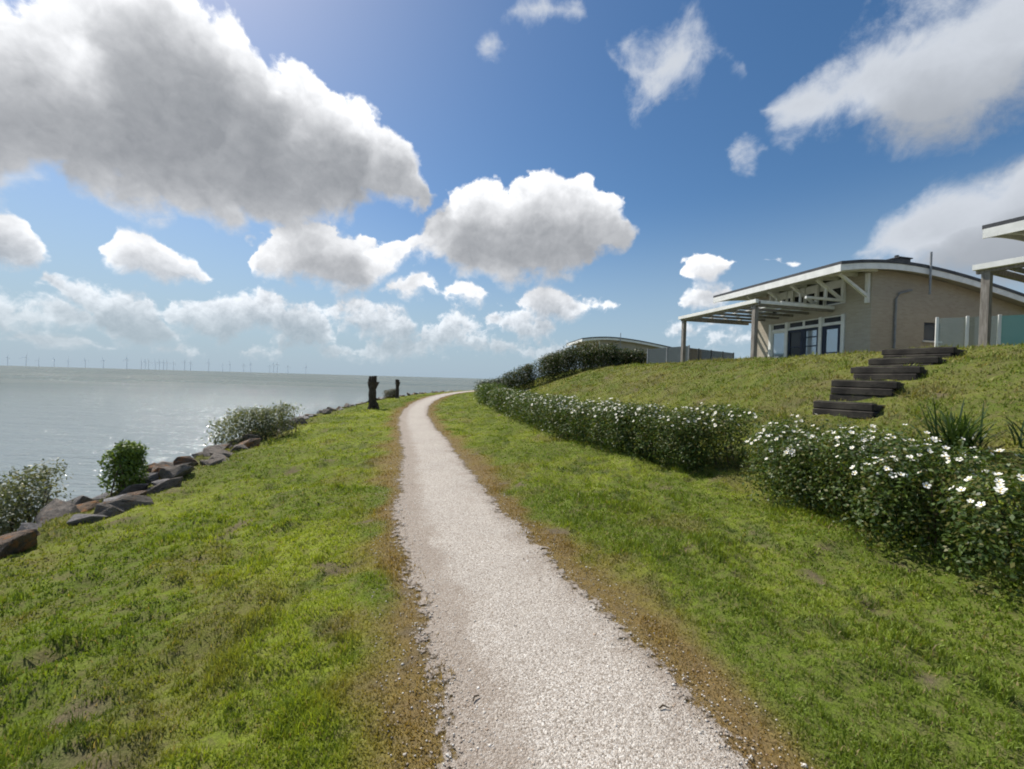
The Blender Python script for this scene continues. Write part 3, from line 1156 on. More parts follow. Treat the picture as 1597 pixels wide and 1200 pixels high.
    # pergola over the terrace
    if pergola:
        xf, y0, y1, zt = pergola
        T = .085
        for y in (y0, y1):
            MB().box(xf - T, xf + T, y - T, y + T, -.7, zt - .2).build('pergola_post', M['grey_timber'], h, .006)
        MB().box(xf - .06, xf + .06, y0 - .2, y1 + .2, zt - .2, zt - .02).build('pergola_beam', M['grey_timber'], h, .006)
        MB().box(xf - .20, xf - .064, y0 - .22, y1 + .22, zt - .11, zt + .035).build('pergola_gutter', M['white'], h)
        for y in (y0, y1):
            MB().box(xf + .064, -.06, y - .05, y + .05, zt - .2, zt - .03).build('pergola_beam', M['grey_timber'], h, .006)
        MB().box(xf - .06, -.06, y0 - .11, y0 - .055, zt - .10, zt + .03).build('pergola_fascia', M['white'], h)
        n = 6
        for k in range(n):
            y = y0 + .3 + k * (y1 - y0 - .6) / (n - 1)
            MB().box(xf + .07, -.06, y - .03, y + .03, zt - .14, zt - .03).build('pergola_joist', M['grey_timber'], h)
        for k in range(4):
            x = xf + .5 + k * .85
            MB().box(x - .03, x + .03, y0 + .06, y1 - .06, zt - .028, zt + .012).build('pergola_batten', M['white'], h)
    return h


house((13.8, 15.9, TERRACE), R(13), 'buff brick bungalow with white curved roof edge and open timber pergola, above the sleeper steps', (-3.9, 1.5, 6.0, 2.40))
A2 = R(22)
s2, a2 = Vector((math.cos(A2), math.sin(A2))), Vector((-math.sin(A2), math.cos(A2)))
P2 = Vector((12.72, 11.1))
C2 = P2 + 2.45 * s2 - 5.85 * a2
house((C2.x, C2.y, TERRACE), A2, 'bungalow at the right edge, only its roof tip and grey pergola post showing', (-2.45, 2.2, 5.85, 2.42), False, depth=8.0)
house((9.45, 44.6, TERRACE), R(7), 'far bungalow with low curved grey roof half hidden behind the dark shrubs', None, False)


# ================================================================== glass screens on the terraces
def balustrade(a, b, n, h, label, mat='clear', zoff=0.0, postmat='zinc', ends=True, teal=()):
    a, b = Vector((*a, TERRACE + zoff)), Vector((*b, TERRACE + zoff))
    o = empty('glass_balustrade', a, math.atan2(b.y - a.y, b.x - a.x))
    tag(o, label, 'balustrade', 'glass balustrades on the terraces')
    L = (b - a).length
    for k in range(n + 1):
        x = L * k / n
        MB().box(x - .03, x + .03, -.03, .03, -.4, h + .03).build('post', M[postmat], o, .004)
    for k in range(n):
        x0, x1 = L * k / n + .032, L * (k + 1) / n - .032
        MB().box(x0, x1, -.006, .006, .08, h).build('glass_panel', M['teal' if k in teal else mat], o)
    return o


# ================================================================== sleeper steps up the bank
STEP_Z = []


def steps():
    px = [(1275, 1345, 652), (1303, 1374, 629), (1331, 1403, 606), (1359, 1430, 582), (1386, 1462, 553)]
    p0, p1 = Vector((6.1, 7.55)), Vector((9.0, 9.15))
    dr = (p1 - p0).normalized()
    ang = math.atan2(dr.y, dr.x)
    st = empty('sleeper_steps', (p0.x, p0.y, 1.05), ang)
    tag(st, 'flight of five dark timber sleeper steps climbing the grass bank', 'steps')
    run = (p1 - p0).length / 4
    g = random.Random(4)
    zs = []
    for k in range(5):
        x = k * run
        back = p0 + dr * (x + run * .80)
        z = hgt(back.x, back.y) - st.location.z + .02 + g.uniform(-.02, .02)
        zs.append(z + st.location.z - .03)
        wd = .46 + .03 * k
        yaw, tilt = g.uniform(-.05, .05), g.uniform(-.02, .02)
        sh = g.uniform(-.03, .03)

        def put(o, dx=0.0):
            o.rotation_euler = (tilt, 0, yaw)
            o.location = (x, sh, z)
            return o
        # riser: two old sleepers one on the other, ends uneven
        top = put(MB().box(-.09, .09, -wd - g.uniform(0, .05), wd + g.uniform(0, .05), -.135, 0).build('riser_sleeper', M['dark_timber'], st, .016))
        MB().box(-.075, .075, -wd + .03, wd - .03, .003, .014).build('worn_top', M['step_top'], top, .005)
        put(MB().box(-.11, .07, -wd - g.uniform(-.04, .03), wd + g.uniform(-.04, .03), -.28, -.14).build('riser_sleeper', M['dark_timber'], st, .016))
        put(MB().box(-.10, .08, -wd - g.uniform(-.03, .03), wd + g.uniform(-.03, .03), -.45, -.285).build('riser_sleeper', M['dark_timber'], st, .016))
        # cheek sleepers that hold the tread, running back into the bank
        for sgn in (-1, 1):
            y = sgn * (wd - .06)
            put(MB().box(.095, run * (.95 + g.uniform(-.12, .05)), y - .06, y + .06, -.42, -.02 - g.uniform(0, .03)).build('cheek_sleeper', M['dark_timber'], st, .016))
        put(MB().box(.092, run * .99, -wd + .125, wd - .125, -.24, -.035).build('tread', M['step_top'], st))
    STEP_Z.extend(zs)
    return p0, p1, dr


STEP0, STEP1, STEPD = steps()


# ================================================================== grass, gravel
def grass_blades():
    N = 720000
    u = rng.random(N)
    r = np.exp(np.log(1.0) + u ** .82 * (np.log(46) - np.log(1.0)))
    th = rng.uniform(-1.22, 1.22, N)
    x, y = r * np.sin(th), r * np.cos(th)
    d = path_d(x, y)
    c, bare = turf(x, y, d)
    edge = np.abs(d) - HALF
    ragged = fbm(x * 3, y * 3, 3) * .30 - .15
    keep = (edge > -.10 + ragged * .8) & (d > -5.2) & (d < 13.2)
    keep &= rng.random(N) > bare * .88
    thin = 1 - sstep(edge + ragged, -.12, .30)          # sparse where the gravel begins
    keep &= rng.random(N) > thin * .80
    # not on the steps, not in the houses
    q = np.stack([x - STEP0.x, y - STEP0.y], 1)
    al = q @ np.array(STEPD[:])
    ac = q @ np.array((-STEPD.y, STEPD.x))
    run = (STEP1 - STEP0).length / 4
    kk = np.clip(np.floor(al / run), 0, 4).astype(int)
    on = (al > 0) & (al < 5 * run) & (np.abs(ac) < .38 + .03 * kk)
    keep &= ~(on & ((al - kk * run) < .11)) & ~(on & (rng.random(N) < .35))
    keep &= ~((al > -.15) & (al < 4.9 * run) & (np.abs(ac) < .52 + .03 * kk) & ~on & (rng.random(N) < .6))
    x, y, d, r, c, on, kk = x[keep], y[keep], d[keep], r[keep], c[keep], on[keep], kk[keep]
    n = len(x)
    z = height(x, y, d)
    z = np.where(on, np.maximum(z, np.array(STEP_Z)[kk]), z)       # moss and grass on the treads
    patch = fbm(x * 1.3 + 70, y * 1.3, 3)
    tuft = sstep(fbm(x * 3.1 + 12, y * 3.1 + 44, 3), .60, .72)
    ln = rng.uniform(.016, .036, n) * (.65 + patch * .8) * (1 + 1.1 * tuft) * (1 + np.minimum(r, 25) * .012)
    far_bank = sstep(d, 4.2, 6.5)
    ln *= 1 + far_bank * 1.1 * rng.random(n)
    ln *= np.where(np.abs(d) < HALF + .4, .75, 1)
    wd = np.maximum(.0030, r * .0011) * rng.uniform(.7, 1.3, n)
    a = rng.uniform(0, 2 * np.pi, n)
    lean = rng.uniform(.1, 1.0, n)
    la = rng.uniform(0, 2 * np.pi, n)
    bx, by = np.cos(a) * wd, np.sin(a) * wd
    tx, ty = np.cos(la) * lean * ln, np.sin(la) * lean * ln
    tint = c * rng.uniform(.72, 1.32, n)[:, None]
    straw = rng.random(n) < .045 + .10 * far_bank
    tint[straw] = np.array((.33, .27, .12)) * rng.uniform(.7, 1.2, straw.sum())[:, None]
    near = r < 6.5
    base = np.stack([x, y, z - .006], 1)
    V, F, C = [], [], []
    # near blades bend in the middle
    k = np.nonzero(near)[0]
    b = base[k]
    side = np.stack([bx[k], by[k], 0 * k], 1)
    tip = np.stack([tx[k], ty[k], ln[k] * np.sqrt(np.maximum(.12, 1 - lean[k] ** 2 * .8))], 1)
    mid = tip * np.array((.35, .35, .62))
    vv = np.stack([b - side, b + side, b + mid + side * .75, b + mid - side * .75, b + tip], 1)
    i = np.arange(len(k))[:, None] * 5
    V.append(vv.reshape(-1, 3))
    C.append(np.repeat(tint[k], 5, 0))
    F += [np.concatenate([i, i + 1, i + 2], 1), np.concatenate([i, i + 2, i + 3], 1), np.concatenate([i + 3, i + 2, i + 4], 1)]
    off = len(k) * 5
    k = np.nonzero(~near)[0]
    b = base[k]
    side = np.stack([bx[k], by[k], 0 * k], 1)
    tip = np.stack([tx[k], ty[k], ln[k] * np.sqrt(np.maximum(.12, 1 - lean[k] ** 2 * .8))], 1)
    vv = np.stack([b - side, b + side, b + tip], 1)
    i = np.arange(len(k))[:, None] * 3 + off
    V.append(vv.reshape(-1, 3))
    C.append(np.repeat(tint[k], 3, 0))
    F.append(np.concatenate([i, i + 1, i + 2], 1))
    me = np_mesh('grass', np.concatenate(V), np.concatenate(F), np.concatenate(C))
    tag(link_mesh('grass', me, M['grass']), 'short patchy green turf with yellow and dry tufts on both sides of the path', 'grass', kind='stuff')


def pebbles():
    N = 30000
    u = rng.random(N)
    r = np.exp(np.log(1.3) + u ** .7 * (np.log(9.0) - np.log(1.3)))
    th = rng.uniform(-.9, .9, N)
    x, y = r * np.sin(th), r * np.cos(th)
    d = path_d(x, y)
    k = (np.abs(d) < HALF + .05) | ((np.abs(d) < HALF + .28) & (rng.random(N) < .45))
    x, y, d, r = x[k], y[k], d[k], r[k]
    n = len(x)
    z = height(x, y, d) + np.where(np.abs(d) < HALF + .05, .014, .004)
    s = rng.uniform(.0025, .0065, n) * (1 + .06 * r)
    big = rng.random(n) < .04
    s[big] *= 1.9
    o = np.array([(1, 0, 0), (0, 1, 0), (-1, 0, 0), (0, -1, 0), (0, 0, .7), (0, 0, -.5)], float)
    f = np.array([(0, 1, 4), (1, 2, 4), (2, 3, 4), (3, 0, 4), (1, 0, 5), (2, 1, 5), (3, 2, 5), (0, 3, 5)])
    a = rng.uniform(0, 6.28, n)
    ca, sa = np.cos(a), np.sin(a)
    q = o[None] * (s[:, None, None] * rng.uniform(.6, 1.35, (n, 6, 1)))
    qx = q[..., 0] * ca[:, None] - q[..., 1] * sa[:, None]
    qy = q[..., 0] * sa[:, None] + q[..., 1] * ca[:, None]
    v = np.stack([qx + x[:, None], qy + y[:, None], q[..., 2] + z[:, None]], 2).reshape(-1, 3)
    F = (f[None] + (np.arange(n) * 6)[:, None, None]).reshape(-1, 3)
    pal = np.array([(.62, .58, .52), (.52, .47, .41), (.44, .38, .32), (.34, .28, .23), (.70, .67, .62), (.20, .18, .16), (.40, .30, .22)])
    w = np.array([.22, .25, .2, .12, .1, .04, .07])
    ci = pal[rng.choice(len(pal), n, p=w / w.sum())] * rng.uniform(.85, 1.12, n)[:, None]
    me = np_mesh('gravel', v, F, np.repeat(ci, 6, 0))
    tag(link_mesh('gravel', me, M['pebble']), 'loose pale pebbles and shell grit scattered over the path', 'gravel', kind='stuff')


grass_blades()
pebbles()


# ================================================================== shrubs
def leaf_cloud(blobs, n, size, pal, narrow=.5, inner=.45, up=.35, floor=None, seed=1, droop=0.0):
    """leaf-sized faces through the volume of lumpy masses; returns verts, faces, colours"""
    g = np.random.default_rng(seed)
    B = np.array(blobs, float)
    w = (B[:, 3] * B[:, 4] + B[:, 4] * B[:, 5] + B[:, 3] * B[:, 5])
    k = g.choice(len(B), n, p=w / w.sum())
    v = g.normal(size=(n, 3))
    v /= np.linalg.norm(v, axis=1)[:, None]
    v[:, 2] = np.where((v[:, 2] < -.3) & (g.random(n) < .5), -v[:, 2], v[:, 2])
    rad = 1 - inner * g.random(n) ** 1.6
    lump = .86 + .28 * fbm(v[:, 0] * 2.5 + k * 3.1, v[:, 1] * 2.5 + v[:, 2] * 2.5, 2)
    p = B[k, :3] + v * B[k, 3:6] * (rad * lump)[:, None]
    if floor is not None:
        z0 = floor(p[:, 0], p[:, 1])
        p[:, 2] = np.maximum(p[:, 2], z0 + g.uniform(.01, .10, n))
    nrm = v * .8 + g.normal(size=(n, 3)) * .55 + np.array((0, 0, up))
    nrm /= np.linalg.norm(nrm, axis=1)[:, None]
    t = np.cross(nrm, g.normal(size=(n, 3)))
    t /= np.linalg.norm(t, axis=1)[:, None]
    b = np.cross(nrm, t)
    L = size * g.uniform(.55, 1.25, n)[:, None]
    tip = p + t * L - np.array((0, 0, droop)) * L
    mid = p + t * L * .45 + nrm * L * .06
    verts = np.stack([p, mid + b * L * narrow * .5, tip, mid - b * L * narrow * .5], 1).reshape(-1, 3)
    faces = np.arange(n * 4).reshape(n, 4)
    pal = np.array(pal)
    c = pal[g.integers(0, len(pal), n)] * g.uniform(.75, 1.25, n)[:, None]
    return verts, faces, np.repeat(c, 4, 0)


def flower_mesh():
    me = bpy.data.meshes.new('flower')
    vs_, fs_, mi = [], [], []
    for k in range(5):
        a = 2 * math.pi * k / 5
        for rr, da, z in ((.12, 0, 0), (.75, -.52, .16), (1.0, -.22, .30), (1.0, .22, .30), (.75, .52, .16)):
            vs_.append((rr * math.cos(a + da), rr * math.sin(a + da), z + .02 * (k % 2)))
        i = 5 * k
        fs_ += [(i, i + 1, i + 2), (i, i + 2, i + 3), (i, i + 3, i + 4)]
        mi += [0, 0, 0]
    i = len(vs_)
    for k in range(6):
        vs_.append((.26 * math.cos(k * math.pi / 3), .26 * math.sin(k * math.pi / 3), .10))
    vs_.append((0, 0, .2))
    for k in range(6):
        fs_.append((i + k, i + (k + 1) % 6, i + 6))
        mi.append(1)
    me.from_pydata(vs_, [], fs_)
    me.materials.append(M['petal'])
    me.materials.append(M['stamen'])
    me.polygons.foreach_set('material_index', mi)
    return me


FLOWER = flower_mesh()
ROSE = [(.058, .098, .022), (.080, .128, .027), (.042, .072, .020), (.105, .150, .030), (.13, .13, .035)]
HEDGE = [(.034, .060, .018), (.050, .082, .022), (.026, .044, .015), (.07, .085, .03), (.085, .07, .035)]
LIME = [(.085, .13, .022), (.11, .15, .026), (.06, .10, .02)]
GREYG = [(.135, .160, .080), (.175, .195, .105), (.095, .12, .06), (.21, .21, .13)]
BROWNG = [(.085, .070, .040), (.11, .085, .05), (.05, .055, .03), (.07, .08, .03)]


def stems(parent, pts, top, n, seed, rad=.011, mat='twig'):
    g = random.Random(seed)
    for k in range(n):
        x, y = pts[g.randrange(len(pts))]
        x += g.uniform(-.15, .15)
        y += g.uniform(-.15, .15)
        z = hgt(x, y)
        a = g.uniform(0, 6.28)
        l = top * g.uniform(.55, .85)
        MB().tube([(x, y, z - .05), (x + .10 * math.cos(a) * l, y + .10 * math.sin(a) * l, z + l * .5),
                   (x + .3 * math.cos(a) * l, y + .3 * math.sin(a) * l, z + l)], [rad, rad * .8, rad * .4], 5).build('stem', M[mat], parent)


def to_local(o):
    """move the children's world-space meshes into the thing's own frame"""
    inv = Matrix.Translation(-o.location)
    for ch in o.children:
        ch.matrix_parent_inverse = inv


def shrub(name, label, cat, spine, width, hgt_, n_leaf, leaf, pal, seed, flowers=0, flow_size=.035, flow_stuff=0,
          group=None, lump=.30, narrow=.55, n_stem=5, droop=0.0, inner=.40, flow_dir=None, up=.35):
    """spine: ground points along the middle of the plant"""
    g = np.random.default_rng(seed)
    sp = np.array(spine, float)
    cx, cy = sp.mean(0)
    root = empty(name, (cx, cy, hgt(cx, cy)))
    tag(root, label, cat, group)
    blobs = []
    seglen = [np.linalg.norm(sp[i + 1] - sp[i]) for i in range(len(sp) - 1)] or [0]
    cnt = max(7, int((sum(seglen) / lump + 1) * (width / lump + 1) * 1.5))
    for k in range(cnt):
        t = g.random() * (len(sp) - 1)
        i = min(int(t), len(sp) - 2) if len(sp) > 1 else 0
        q = sp[i] + (sp[i + 1] - sp[i]) * (t - i) if len(sp) > 1 else sp[0]
        off = g.normal(size=2)
        off = off / (np.linalg.norm(off) + 1e-6) * g.random() ** .5 * (width / 2 - lump * .45)
        x, y = q + off
        z0 = hgt(x, y)
        rr = np.linalg.norm(off) / (width / 2)
        top = hgt_ * (1 - .16 * rr ** 2) * g.uniform(.88, 1.05)
        r_ = lump * g.uniform(.8, 1.25)
        blobs.append((x, y, z0 + top - r_ * .8, r_, r_, r_ * .85))
        blobs.append((x, y, z0 + (top - r_) * .45, r_ * 1.02, r_ * 1.02, (top - r_) * .5 + .06))
    v, f, c = leaf_cloud(blobs, n_leaf, leaf, pal, narrow, inner, up, lambda a, b: height(a, b), seed, droop)
    ch = [link_mesh('foliage', np_mesh('foliage', v, f, c), M['leaf'], root)]
    stems(root, [tuple(p) for p in sp], hgt_, n_stem, seed)
    B = np.array(blobs[::2])
    if flowers or flow_stuff:
        fl_v, fl_f = [], []
        base_v = np.array([vv.co[:] for vv in FLOWER.vertices])
        for k in range(flowers + flow_stuff):
            b = B[g.integers(len(B))]
            dv = g.normal(size=3)
            dv[2] = abs(dv[2]) * 1.0 + .22
            if flow_dir is not None:
                dv[:2] += np.array(flow_dir) * .7
            dv /= np.linalg.norm(dv)
            p = Vector(b[:3] + dv * b[3:6] * 1.03)
            if p.z < hgt(p.x, p.y) + hgt_ * .42:
                p.z += hgt_ * .35
            nm = (Vector(dv) + Vector((0, 0, .5)) + Vector(g.normal(size=3)) * .25).normalized()
            s = flow_size * g.uniform(.7, 1.2)
            mt = Matrix.Translation(p) @ nm.to_track_quat('Z', 'Y').to_matrix().to_4x4() @ Matrix.Rotation(g.uniform(0, 6.28), 4, 'Z') @ Matrix.Scale(s, 4)
            if k < flowers:
                o = link_mesh('flower', FLOWER, None, root)
                o.matrix_local = mt
            else:
                m3 = np.array(mt.to_3x3())
                fl_f.append(len(fl_v))
                fl_v.append(base_v @ m3.T + np.array(p))
        if fl_v:
            polys = [tuple(p.vertices) for p in FLOWER.polygons]
            nb = len(base_v)
            F = np.array([[i + q * nb for i in p] for q in range(len(fl_v)) for p in polys])
            me = np_mesh('flowers', np.concatenate(fl_v), F)
            me.materials.append(M['petal'])
            me.materials.append(M['stamen'])
            me.polygons.foreach_set('material_index', [p.material_index for _ in fl_v for p in FLOWER.polygons])
            tag(link_mesh('flowers', me, None, root), kind='stuff')
    inv = Matrix.Translation(-root.location)
    for chd in root.children:
        chd.matrix_parent_inverse = inv
    return root


G_ROSE = 'white flowering rose bushes along the path'
shrub('rose_bush', 'large rose bush full of white flowers at the right edge, nearest the camera', 'rose bush', [(4.2, 1.9), (4.2, 2.6), (4.2, 3.2)], 1.4, 1.05, 30000, .044, ROSE, 11, 190, .027, group=G_ROSE, flow_dir=(-.5, -.4), n_stem=9)
shrub('rose_bush', 'rose bush thick with white flowers below the timber steps, left of the nearest bush', 'rose bush', [(4.1, 3.95), (3.95, 4.7), (3.85, 5.85)], 1.45, 1.03, 36000, .044, ROSE, 12, 280, .025, group=G_ROSE, flow_dir=(-.5, -.4), n_stem=9)
rows = [
    ([(3.75, 7.0), (2.95, 7.8)], 'near end of the long rose hedge, dark green with few white flowers, beside the gap', 19000, 130, .025),
    ([(2.75, 8.1), (2.3, 9.3)], 'second rose bush of the long hedge, dense white flowers on its crown', 16000, 170, .025),
    ([(2.15, 9.6), (1.65, 11.0)], 'third rose bush of the long hedge, cream flowers along its top', 12000, 0, .028),
    ([(1.55, 11.4), (1.0, 13.4)], 'fourth rose bush of the long hedge, pale flowers and brown tips', 10000, 0, .03),
    ([(.85, 13.9), (.2, 16.8)], 'fifth rose bush of the long hedge, sparse pale flowers', 9000, 0, .032),
    ([(-.15, 18.0), (-.6, 20.5)], 'sixth rose bush of the long hedge, leafy with a few flowers', 9000, 0, .035),
]
for i, (sp, lab, n, nf, fs_) in enumerate(rows):
    shrub('rose_bush', lab, 'rose bush', sp, 1.4, 1.08, n, .046 + .006 * i, ROSE if i < 4 else ROSE + LIME[:1], 21 + i, nf, fs_, 0 if nf else (190, 170, 120, 60)[i - 2], group=G_ROSE, flow_dir=(-.4, -.4))
shrub('green_shrub', 'bright yellow-green shrub closing the far end of the rose hedge', 'shrub', [(-1.1, 22.5), (-1.5, 26)], 1.7, 1.25, 6500, .10, LIME + ROSE[:1], 31)
# dark hedge across the bank, towards the far bungalow
cross = [((-1.2, 30.0), 1.5, 1.5, HEDGE, 'dark shrub at the foot of the cross hedge, beside the path bend'),
         ((.6, 29.0), 1.6, 1.7, HEDGE, 'second dark shrub of the cross hedge on the lower bank'),
         ((2.3, 28.2), 1.7, 1.8, HEDGE, 'third dark shrub of the cross hedge, halfway up the bank'),
         ((4.0, 27.6), 1.7, 1.75, HEDGE, 'fourth dark shrub of the cross hedge near the crest'),
         ((5.6, 27.0), 1.6, 1.55, HEDGE, 'fifth dark shrub of the cross hedge, left of the far bungalow wall'),
         ((7.2, 26.4), 1.5, 1.3, HEDGE, 'sixth dark shrub of the cross hedge in front of the far bungalow'),
         ((8.8, 25.8), 1.5, 1.2, HEDGE, 'last dark shrub of the cross hedge, by the glass balustrade')]
for i, ((x, y), w, hh, pal, lab) in enumerate(cross):
    shrub('hedge_shrub', lab, 'shrub', [(x - .85, y + .3), (x + .85, y - .3)], w * 1.1, hh * (1.0, 1.05, 1.08, 1.08, 1.0, .9, .85)[i], 7500, .10, pal, 41 + i, group='dark shrubs of the cross hedge', lump=.36)
for i, ((x, y), w, hh, lab) in enumerate([((6.0, 35.0), 2.6, 2.5, 'brown-leaved bush at the left corner of the far bungalow'), ((3.6, 33.0), 2.2, 1.9, 'tall brownish bush rising behind the cross hedge')]):
    shrub('brown_bush', lab, 'bush', [(x - .6, y), (x + .6, y)], w, hh, 4200, .13, BROWNG, 61 + i, lump=.5)


# strap-leaved plant on the bank
def strap_plant(x, y, n, l, label, seed):
    g = np.random.default_rng(seed)
    z = hgt(x, y)
    root = empty('strap_leaf_plant', (x, y, z))
    tag(root, label, 'plant')
    for k in range(n):
        a = g.uniform(0, 6.28)
        L = l * g.uniform(.6, 1.1)
        sp = g.uniform(.15, .75)
        w = .009 * g.uniform(.8, 1.5)
        ca, sa = math.cos(a), math.sin(a)
        b = (g.normal() * .10, g.normal() * .10)
        pts = []
        for t in (0, .3, .6, .85, 1.0):
            rr = sp * L * t ** 1.4
            zz = L * (t * .95 - .55 * sp * t ** 2.6)
            pts.append((b[0] + ca * rr, b[1] + sa * rr, zz - .02))
        V = []
        for i, p in enumerate(pts):
            ww = w * (1, 1.15, 1, .7, .08)[i]
            V += [(p[0] - sa * ww, p[1] + ca * ww, p[2]), (p[0] + sa * ww, p[1] - ca * ww, p[2])]
        F = np.array([(2 * i, 2 * i + 1, 2 * i + 3, 2 * i + 2) for i in range(4)])
        c = np.array([(.040, .075, .022), (.055, .095, .028), (.03, .058, .02)])[g.integers(3)]
        link_mesh('leaf', np_mesh('leaf', V, F, np.tile(c, (10, 1))), M['leaf'], root)


q = ground_at(1490, 712)
strap_plant(q.x, q.y, 130, .85, 'clump of long dark strap leaves on the bank below the right bungalow', 5)
strap_plant(q.x + .75, q.y - .35, 80, .6, 'smaller tuft of long leaves right of the dark strap-leaved clump', 6)


# ================================================================== rocks along the shore
def rock_meshes(n=10):
    out = []
    for k in range(n):
        g = np.random.default_rng(100 + k)
        pts = g.normal(size=(15, 3))
        pts /= np.linalg.norm(pts, axis=1)[:, None]
        pts *= g.uniform(.8, 1.12, (15, 1))
        bm = bmesh.new()
        for p in pts:
            bm.verts.new(p)
        r = bmesh.ops.convex_hull(bm, input=bm.verts[:])
        bmesh.ops.delete(bm, geom=[e for e in r['geom_interior'] if isinstance(e, bmesh.types.BMVert)], context='VERTS')
        bmesh.ops.bevel(bm, geom=bm.edges[:], offset=.03, segments=1, affect='EDGES')
        bmesh.ops.recalc_face_normals(bm, faces=bm.faces)
        me = bpy.data.meshes.new('rock')
        bm.to_mesh(me)
        bm.free()
        out.append(me)
    return out


ROCKS = rock_meshes()
ROCK_MAT = [[bpy.data.meshes.new('x')]] and {}


def rock(x, y, sx, sy, sz, rz, k, mat, label, group, lift=0.0, tilt=(0, 0)):
    key = (k % len(ROCKS), mat)
    if key not in ROCK_MAT:
        me = ROCKS[key[0]].copy()
        me.materials.append(M[mat])
        ROCK_MAT[key] = me
    o = bpy.data.objects.new('boulder', ROCK_MAT[key])
    o.location = (x, y, hgt(x, y) + lift)
    o.rotation_euler = (tilt[0], tilt[1], rz)
    o.scale = (sx, sy, sz)
    col.objects.link(o)
    return tag(o, label, 'boulder', group)


G_ROCK = 'boulders of the sea bank'
rg = random.Random(21)
# the ones that can be told apart, from the photograph
big = [
    (5, 868, .30, .24, .20, 'rock_rust', 'orange-brown boulder in the grass at the far left edge'),
    (40, 818, .66, .42, .15, 'rock_grey', 'broad pale grey slab at the left edge below the grey-green bush'),
    (120, 792, .44, .30, .17, 'rock_grey', 'grey slanting boulder right of the broad pale slab'),
    (128, 815, .30, .16, .09, 'rock_grey', 'flat grey stone lying at the grass edge below the slanting boulder'),
    (150, 765, .34, .24, .18, 'rock_grey', 'grey boulder just left of the bright green shrub'),
    (172, 800, .26, .20, .15, 'rock_brown', 'dark brown boulder under the bright green shrub'),
    (200, 792, .26, .18, .13, 'rock_brown', 'pale brown boulder at the grass edge below the bright green shrub'),
    (245, 745, .34, .26, .20, 'rock_rust', 'rust-brown boulder just right of the bright green shrub'),
    (262, 760, .24, .17, .10, 'rock_grey', 'small grey stone at the grass edge right of the bright green shrub'),
    (290, 728, .30, .22, .18, 'rock_rust', 'reddish boulder between the green shrub and the large grey-green bush'),
]
for i, (px, py, sx, sy, sz, mt, lab) in enumerate(big):
    p = ground_at(px, py)
    rock(p.x, p.y, sx, sy, sz, .35 + rg.uniform(-.4, .4), i, mt, lab, G_ROCK, lift=sz * .25, tilt=(rg.uniform(-.2, .2), rg.uniform(-.35, .1)))
# the rest of the bank, named by what stands beside each stretch
STRETCH = [(3.2, 'left of the bright green shrub'), (6.2, 'between green shrub and grey-green bush'),
           (11.0, 'below the wide grey-green bush'), (20.0, 'between grey-green bush and nearer stump'), (99, 'beyond the nearer stump')]
COLN = {'rock_grey': 'grey', 'rock_brown': 'brown', 'rock_rust': 'rusty'}
ROWN = ['top row', 'second row', 'lowest row']
idx0 = int(np.argmin(np.hypot(LINE[:, 0] - .33, LINE[:, 1] - 1.7)))
seg = LINE[idx0:]
sl = np.concatenate([[0], np.cumsum(np.linalg.norm(np.diff(seg, axis=0), axis=1))])
s_ = -1.0
by_label = {}
while s_ < 58:
    x0, y0 = np.interp(max(s_, 0), sl, seg[:, 0]), np.interp(max(s_, 0), sl, seg[:, 1])
    j = int(np.argmin(np.hypot(LINE[:, 0] - x0, LINE[:, 1] - y0)))
    where = next(t for lim, t in STRETCH if s_ < lim)
    for row in range(3 if s_ < 14 else 2):
        dd = 4.42 + row * .6 + rg.uniform(-.2, .2)
        sz = rg.uniform(.15, .31) * (1 + .008 * s_)
        x = x0 - NRM[j, 0] * dd + rg.uniform(-.1, .1)
        y = y0 - NRM[j, 1] * dd + rg.uniform(-.1, .1) + min(s_, 0)
        if y < .8:
            continue
        mt = rg.choice(['rock_grey', 'rock_brown', 'rock_brown', 'rock_rust'] if row < 2 else ['rock_grey', 'rock_grey', 'rock_brown'])
        ro = rock(x, y, sz * rg.uniform(.8, 1.6), sz * rg.uniform(.7, 1.2), sz * rg.uniform(.38, .72), rg.uniform(0, 6.28), rg.randrange(10), mt,
             f'{COLN[mt]} boulder, {ROWN[row]} of the sea bank, {where}', f'{COLN[mt]} boulders {ROWN[row]}, {where}',
             lift=sz * .14, tilt=(rg.uniform(-.45, .45), rg.uniform(-.45, .45)))
        by_label.setdefault(ro['label'], []).append((COLN[mt], ROWN[row], where, ro))
    s_ += .47 * (1 + max(s_, 0) * .02)

NTH = ['first', 'second', 'third', 'fourth', 'fifth', 'sixth', 'seventh', 'eighth', 'ninth', 'tenth']
for lst in by_label.values():
    if 1 < len(lst) <= 10:
        for i, (cn, rn, wh, ro) in enumerate(sorted(lst, key=lambda e: e[3].location.y)):
            ro['label'] = f'{NTH[i]} {cn} boulder from the left, {rn}, {wh}'

# ================================================================== shrubs on the rocks
def shore(px, py, n=0):
    p = ground_at(px, py)
    return p.x, p.y


